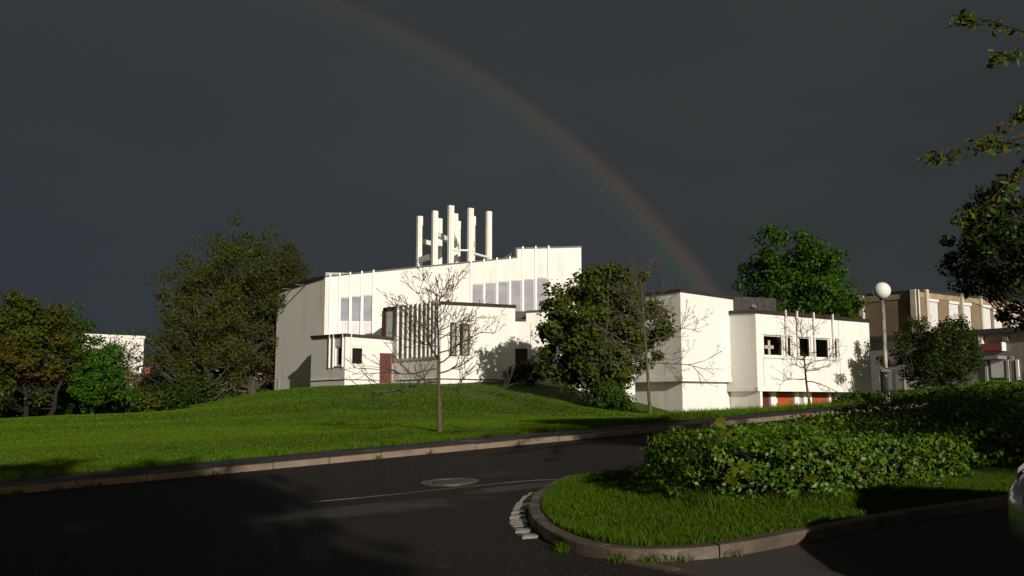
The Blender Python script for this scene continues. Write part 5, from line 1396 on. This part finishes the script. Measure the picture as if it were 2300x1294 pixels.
# ------------------------------------------------------------------ railing, lamp, bin
def railing():
    a = at(1258, 905, 53.0)[:2]; b = at(1345, 905, 51.0)[:2]; w = Wall(a, b); zt = zat(1300, 869, (0, 52.0)); zg = tz(*(a + b) / 2) - .4
    t = thing('railing', (a[0], a[1], zg + .4), 'grey metal bar railing at the edge of the mound under the tree', 'railing')
    for z in (zt - .04, max(zg + .5, zt - 1.05)):
        m = MB(); w.slab(m, 0, w.len, z, z + .04, -.02, .02); m.build('rail', M['grey_metal'], t)
    n = 18
    for k in range(n + 1):
        m = MB(); x = w.len * k / n; w.slab(m, x - .012, x + .012, zg, zt - .045, -.012, .012); m.build('bar', M['grey_metal'], t)
railing()
def globe_lamp():
    c = at(1980, 653, 27.0); x, y, z = c; b = at(1994, 905, 27.0); x, y = (c[0] + b[0]) / 2, 27.0; zg = tz(x, y)
    t = thing('globe_lamp', (x, y, zg), 'street lamp with a white glass globe on a slim stained pole', 'street lamp')
    r = 0.247; m = MB()
    m.lathe((x, y, z), [(r * sin(pi * k / 20) if 0 < k < 20 else .004, -r * cos(pi * k / 20)) for k in range(1, 21)], 36); m.build('globe', M['globe_glass'], t, True)
    m = MB(); m.lathe((x, y, 0), [(.075, z - r - .03), (.085, z - r + .02), (.07, z - r + .05)], 20); m.build('collar', M['dark_metal'], t, True)
    m = MB(); m.lathe((x, y, 0), [(.078, zg - .2), (.078, zg + .9), (.062, zg + 1.0), (.056, z - r - .03)], 16); m.build('pole', M['lamp_pole'], t, True)
    m = MB(); m.lathe((x, y, 0), [(.11, zg - .05), (.11, zg + .04), (.085, zg + .07)], 16); m.build('base_ring', M['step_stone'], t, True)
    # litter bin strapped to the pole, hanging clear of the ground
    bc = at(1994, 853, 26.72); bx, by, bz = bc; h = .33
    u = thing('litter_bin', (bx, by, bz - h), 'black plastic litter bin strapped to the lamp pole', 'litter bin')
    m = MB(); n = 28; prof = [(.90, -h), (.97, -h + .03), (1.0, -h + .08), (1.02, h - .12), (1.04, h - .10)]; i0 = 0
    for s, zz in prof:
        for j in range(n):
            w = 2 * pi * j / n; m.v.append((bx + .205 * s * cos(w), by + .15 * s * sin(w) * (1 if sin(w) < 0 else .8), bz + zz))
    for k in range(len(prof) - 1):
        for j in range(n): q = k * n; m.f.append((q + j, q + (j + 1) % n, q + n + (j + 1) % n, q + n + j))
    m.f.append(tuple(range(n))[::-1]); m.build('body', M['bin_plastic'], u, True)
    m = MB(); pts = []
    for w in np.linspace(0, pi, 13): pts.append((bx + .20 * cos(w), by - .02, bz + h - .10 + .10 * sin(w) ** .5))
    m.tube(pts, .014, 6); m.build('hood_rim', M['bin_plastic'], u, True)
    m = MB(); m.abox(bx - .19, bx + .19, by + .03, by + .05, bz + h - .10, bz + h + .01); m.build('back_plate', M['dark_metal'], u)
    m = MB(); m.tube([(bx - .23, by + .02, bz - h + .02), (bx - .235, by + .02, bz + h - .12), (bx - .12, by + .10, bz + h - .02)], .010, 6); m.build('bracket', M['grey_metal'], u, True)
    m = MB(); m.tube([(bx - .02, by + .10, bz - h - .25), (bx - .18, by + .02, bz - h - .36)], .018, 6); m.build('bracket_arm', M['grey_metal'], u, True)
    m = MB(); m.poly([(bx - .09 + .032 * cos(w), by - .1435 + .002 * cos(w), bz + .11 + .022 * sin(w)) for w in np.linspace(0, 2 * pi, 13)[:-1]]); m.build('sticker', M['red_paint'], u)
globe_lamp()

# ------------------------------------------------------------------ parked car at the right edge
def car():
    Lc, Wc = 4.2, 1.74
    fx, fy = 3.18, 5.65                         # middle of the front bumper on the ground
    t = thing('parked_car', (fx, fy, road_plane(fx, fy) + 0.006), 'silver hatchback cut by the right edge with its headlight showing', 'car')
    # local frame: x back along the car from the front bumper, y across, z up
    st = [  # x, half width at sill, at belt, z under, z belt/top of the lower body, crown of the bonnet or boot
        (0.00, .52, .50, .34, .50, .52), (0.04, .66, .66, .26, .60, .63), (0.14, .76, .77, .20, .68, .73), (0.32, .82, .83, .18, .76, .81),
        (0.60, .85, .85, .18, .84, .90), (1.00, .865, .86, .18, .89, .96), (1.35, .87, .865, .18, .92, .99), (2.00, .87, .87, .18, .94, .99),
        (2.80, .87, .87, .18, .96, 1.0), (3.50, .86, .85, .19, .98, 1.02), (3.90, .83, .80, .22, .97, 1.00), (4.10, .78, .74, .30, .90, .94), (4.20, .70, .66, .42, .80, .84)]
    m = MB(); n = 13
    for x, ws, wb, zu, zb, zc in st:
        prof = [(-ws * .80, zu), (-ws * .97, zu + .05), (-ws, zu + (zb - zu) * .35), (-wb * 1.0, zu + (zb - zu) * .72), (-wb * .955, zb), (-wb * .80, zb + (zc - zb) * .62), (0, zc)]
        prof = prof + [(-a, b) for a, b in prof[-2::-1]]
        for a, b in prof: m.v.append((x, a, b))
    for k in range(len(st) - 1):
        for j in range(n - 1): q = k * n; m.f.append((q + j, q + n + j, q + n + j + 1, q + j + 1))
        m.f.append((k * n + n - 1, k * n + 2 * n - 1, k * n + n, k * n))
    m.f.append(tuple(range(n))); m.f.append(tuple(range((len(st) - 1) * n, len(st) * n))[::-1])
    def place(mb, name, mat, parent=t, smooth=True):
        o = mesh_obj(name, np.array(mb.v, float) + np.array(origin(parent)), mb.f, mat, parent, smooth); return o
    body = place(m, 'body', M['car_paint'])
    sd = body.modifiers.new('smooth', 'SUBSURF'); sd.levels = 2; sd.render_levels = 2
    # cabin: glass house with painted roof and pillars
    base = [(1.22, .80, .97), (1.9, .83, .97), (3.3, .80, 1.0), (3.98, .70, .99)]; top = [(2.0, .58, 1.40), (2.35, .62, 1.455), (3.2, .60, 1.45), (3.72, .54, 1.36)]
    g = MB()
    for (x, w, z) in base: g.v += [(x, -w, z), (x, w, z)]
    for (x, w, z) in top: g.v += [(x, -w, z), (x, w, z)]
    for k in range(3):
        a = k * 2; b = 8 + k * 2
        g.f += [(a, b, b + 2, a + 2), (a + 1, a + 3, b + 3, b + 1)]
    g.f += [(0, 1, 9, 8), (6, 14, 15, 7)]
    place(g, 'glass_house', M['glass_dark'], smooth=False)
    r = MB()
    for (x, w, z) in top: r.v += [(x, -w - .015, z - .005), (x, -w * .5, z + .03), (x, w * .5, z + .03), (x, w + .015, z - .005)]
    for k in range(3):
        for j in range(3): q = k * 4; r.f.append((q + j, q + 4 + j, q + 5 + j, q + 1 + j))
    place(r, 'roof', M['car_paint'])
    for s in (-1, 1):
        for (x0, w0, z0), (x1, w1, z1) in ((base[0], top[0]), (base[3], top[3])):
            p = MB(); p.tube([(x0, s * (w0 + .005), z0), (x1, s * (w1 + .005), z1)], [.045, .035], 6); place(p, 'pillar', M['car_paint'])
        p = MB(); p.tube([(2.62, s * .83, .97), (2.75, s * .625, 1.45)], [.04, .035], 6); place(p, 'pillar', M['car_trim'])
        # headlight wrapping the corner
        h = MB(); pts = []
        cols = [(0.10, .50, .57, .66), (0.13, .62, .56, .69), (0.19, .725, .57, .735), (0.30, .80, .605, .78), (0.46, .838, .67, .815), (0.58, .85, .75, .835)]
        for x, w, z0, z1 in cols: h.v += [(x - .035, s * (w + .012), z0), (x - .015, s * (w + .004) , z1)]
        for k in range(len(cols) - 1): h.f.append((2 * k, 2 * k + 2, 2 * k + 3, 2 * k + 1) if s > 0 else (2 * k, 2 * k + 1, 2 * k + 3, 2 * k + 2))
        hl = place(h, 'headlight', M['headlamp'])
        k = MB(); k.tube([(c_[0] - .05, s * (c_[1] + .018), c_[2]) for c_ in cols], .011, 5); place(k, 'surround', M['car_trim'], t)
        b = MB(); b.lathe((.235, s * .72, .655), [(.065, -.03), (.07, .0), (.05, .02)], 16, 'x'); place(b, 'lamp_bowl', M['chrome'], t)
        # mirror, lines, wheels
        mi = MB(); mi.box((1.62, s * .99, 1.0), (.07, 0, 0), (0, .10, 0), (0, 0, .065)); o = place(mi, 'mirror', M['car_paint']); bv = o.modifiers.new('bevel', 'BEVEL'); bv.width = .03; bv.segments = 3
        hd = MB(); hd.box((2.5, s * .878, .80), (.09, 0, 0), (0, .014, 0), (0, 0, .016)); place(hd, 'door_handle', M['car_trim'])
        st_ = MB(); st_.box((2.1, s * .873, .45), (1.1, 0, 0), (0, .012, 0), (0, 0, .025)); place(st_, 'side_strip', M['car_trim'])
        tl = MB(); tl.box((4.06, s * .70, .84), (.06, 0, 0), (0, .09, 0), (0, 0, .11)); place(tl, 'tail_light', M['red_paint'])
        for wx in (.78, 3.35):
            a = MB(); a.lathe((wx, s * .80, .31), [(.36, -.10), (.36, .085), (.30, .085)], 24, 'y'); place(a, 'wheel_arch', M['car_trim'])
            wh = MB(); wh.lathe((wx, s * .79, .305), [(.20, -.09), (.285, -.10), (.305, -.07), (.305, .07), (.285, .098), (.20, .095)], 28, 'y'); w = place(wh, 'wheel', M['tyre'])
            ri = MB(); ri.lathe((wx, s * (.79 + .1 * 0) + s * .085, .305), [(.21, -.015), (.21, .012), (.17, .004), (.05, .016), (.03, .02)], 20, 'y'); place(ri, 'rim', M['rim'], w)
    p = MB(); p.box((-.012, 0, .43), (.008, 0, 0), (0, .26, 0), (0, 0, .055)); place(p, 'number_plate', M['plate_white'], smooth=False)
    p = MB(); p.box((.005, 0, .30), (.02, 0, 0), (0, .42, 0), (0, 0, .05)); place(p, 'lower_grille', M['car_trim'], smooth=False)
    p = MB(); p.box((.035, 0, .575), (.02, 0, 0), (0, .34, 0), (0, 0, .035)); place(p, 'grille', M['car_trim'], smooth=False)
    t.scale = (1, 1, 1.07); t.rotation_euler = (math.atan(.0412), -math.atan(.0346), radians(-4))
car()

# ------------------------------------------------------------------ cherry tree reaching in from the right
def cherry():
    base = np.array([8.1, 9.4, 0.0]); base[2] = tz(8.1, 9.4) + .1
    lines = [([(2560, 150), (2400, 105), (2300, 72), (2235, 50), (2180, 36), (2135, 34)], 8.2), ([(2480, 130), (2390, 112), (2300, 118), (2255, 122), (2222, 130)], 8.1),
             ([(2520, 60), (2400, 180), (2310, 228), (2262, 280), (2200, 318), (2130, 345), (2070, 357)], 7.7), ([(2480, 210), (2380, 290), (2300, 308), (2255, 322), (2205, 318)], 7.8),
             ([(2500, 200), (2400, 300), (2310, 365), (2275, 395), (2235, 440), (2190, 475), (2140, 500)], 7.9), ([(2450, 330), (2360, 300), (2305, 240), (2285, 262)], 8.0), ([(2480, 480), (2390, 420), (2320, 370), (2282, 385), (2262, 410)], 8.3)]
    rs = np.random.default_rng(55); cur = []
    for pix, Y in lines:
        vis = [p for p in pix if p[0] <= 2312]; q = np.array([at(x, y, Y + (len(vis) - 1 - i) * 0.10) for i, (x, y) in enumerate(vis)])
        d0 = q[0] - q[1]; d0 /= np.linalg.norm(d0); st_ = np.array([8.1, 9.4, np.clip(q[0][2] - 1.3, 2.0, 4.4)]); D = np.linalg.norm(q[0] - st_)
        ctl = q[0] + d0 * D * 0.45
        tt = np.linspace(0, 1, 9)[:-1, None]; lead = st_ * (1 - tt) ** 2 + ctl * 2 * tt * (1 - tt) + q[0] * tt ** 2
        lead[1:] += rs.normal(0, .02, (7, 3)); cur.append(np.r_[lead, q])
    def ex(rs_):
        out = []
        for p in cur:
            for k in range(1, len(p) - 1):
                m = 18 if k < len(p) - 2 else 34
                f = rs_.uniform(0, 1, (m, 1)); out.append(p[k] * (1 - f) + p[k + 1] * f + rs_.normal(0, .035, (m, 3)) - np.array([0, 0, .03]))
        return np.concatenate(out)
    t = tree('cherry_tree', base, (8.7, 9.0, 5.0), (2.6, 2.6, 2.3), 'cherry tree whose leafy twigs reach in at the upper right', mat='leaf_cherry', bark='twig_dark', nclump=110, per=75, leaf=0.085, clump_r=.42,
             trunk_r=.13, seed=56, low=1.5, extra=None)
    m = MB()
    for p in cur:
        m.tube(p, .004 + .030 * (1 - np.linspace(0, 1, len(p))) ** 1.4, 6, False)
    m.build('reaching_branches', M['twig_dark'], t, True)
    P = ex(rs); 
    add_leaves('reaching_leaves', P, np.tile([0.1, -.6, .3], (len(P), 1)), .082, M['leaf_cherry'], t, rs, jit=.7, aspect=.42)
    Q = np.concatenate([p[k] + rs.normal(0, .03, (14, 3)) - np.array([0, 0, .03]) for p in (cur[2], cur[3], cur[4], cur[0]) for k in (-4, -3, -2)])
    add_leaves('spent_blossom', Q, np.tile([0, -.6, .2], (len(Q), 1)), .040, M['leaf_cherry_red'], t, rs, jit=.9, aspect=.4)
cherry()

# ------------------------------------------------------------------ unseen trees added behind the viewer to shade the foreground
for i, (bx, by, cz, r, lb) in enumerate([(10.8, -8.6, 3.5, (2.9, 2.4, 2.5), 'round unseen tree added to shade the parked car'),
                                         (15.3, -8.2, 9.3, (1.9, 1.9, 3.3), 'tall unseen tree added at the right to shade hedge and lawn'),
                                         (5.0, -12.5, 8.0, (2.8, 2.6, 2.3), 'unseen tree added behind the viewer to shade the road')]):
    tree('shading_tree', (bx, by, tz(bx, by)), (bx, by, cz), r, lb, mat='leaf_mid', nclump=80 if i == 1 else 110, per=45 if i == 1 else 60, leaf=.30, clump_r=.75, trunk_r=.2, seed=90 + i, group='unseen trees added to shade the foreground', twigs=2)
#--NEXT--
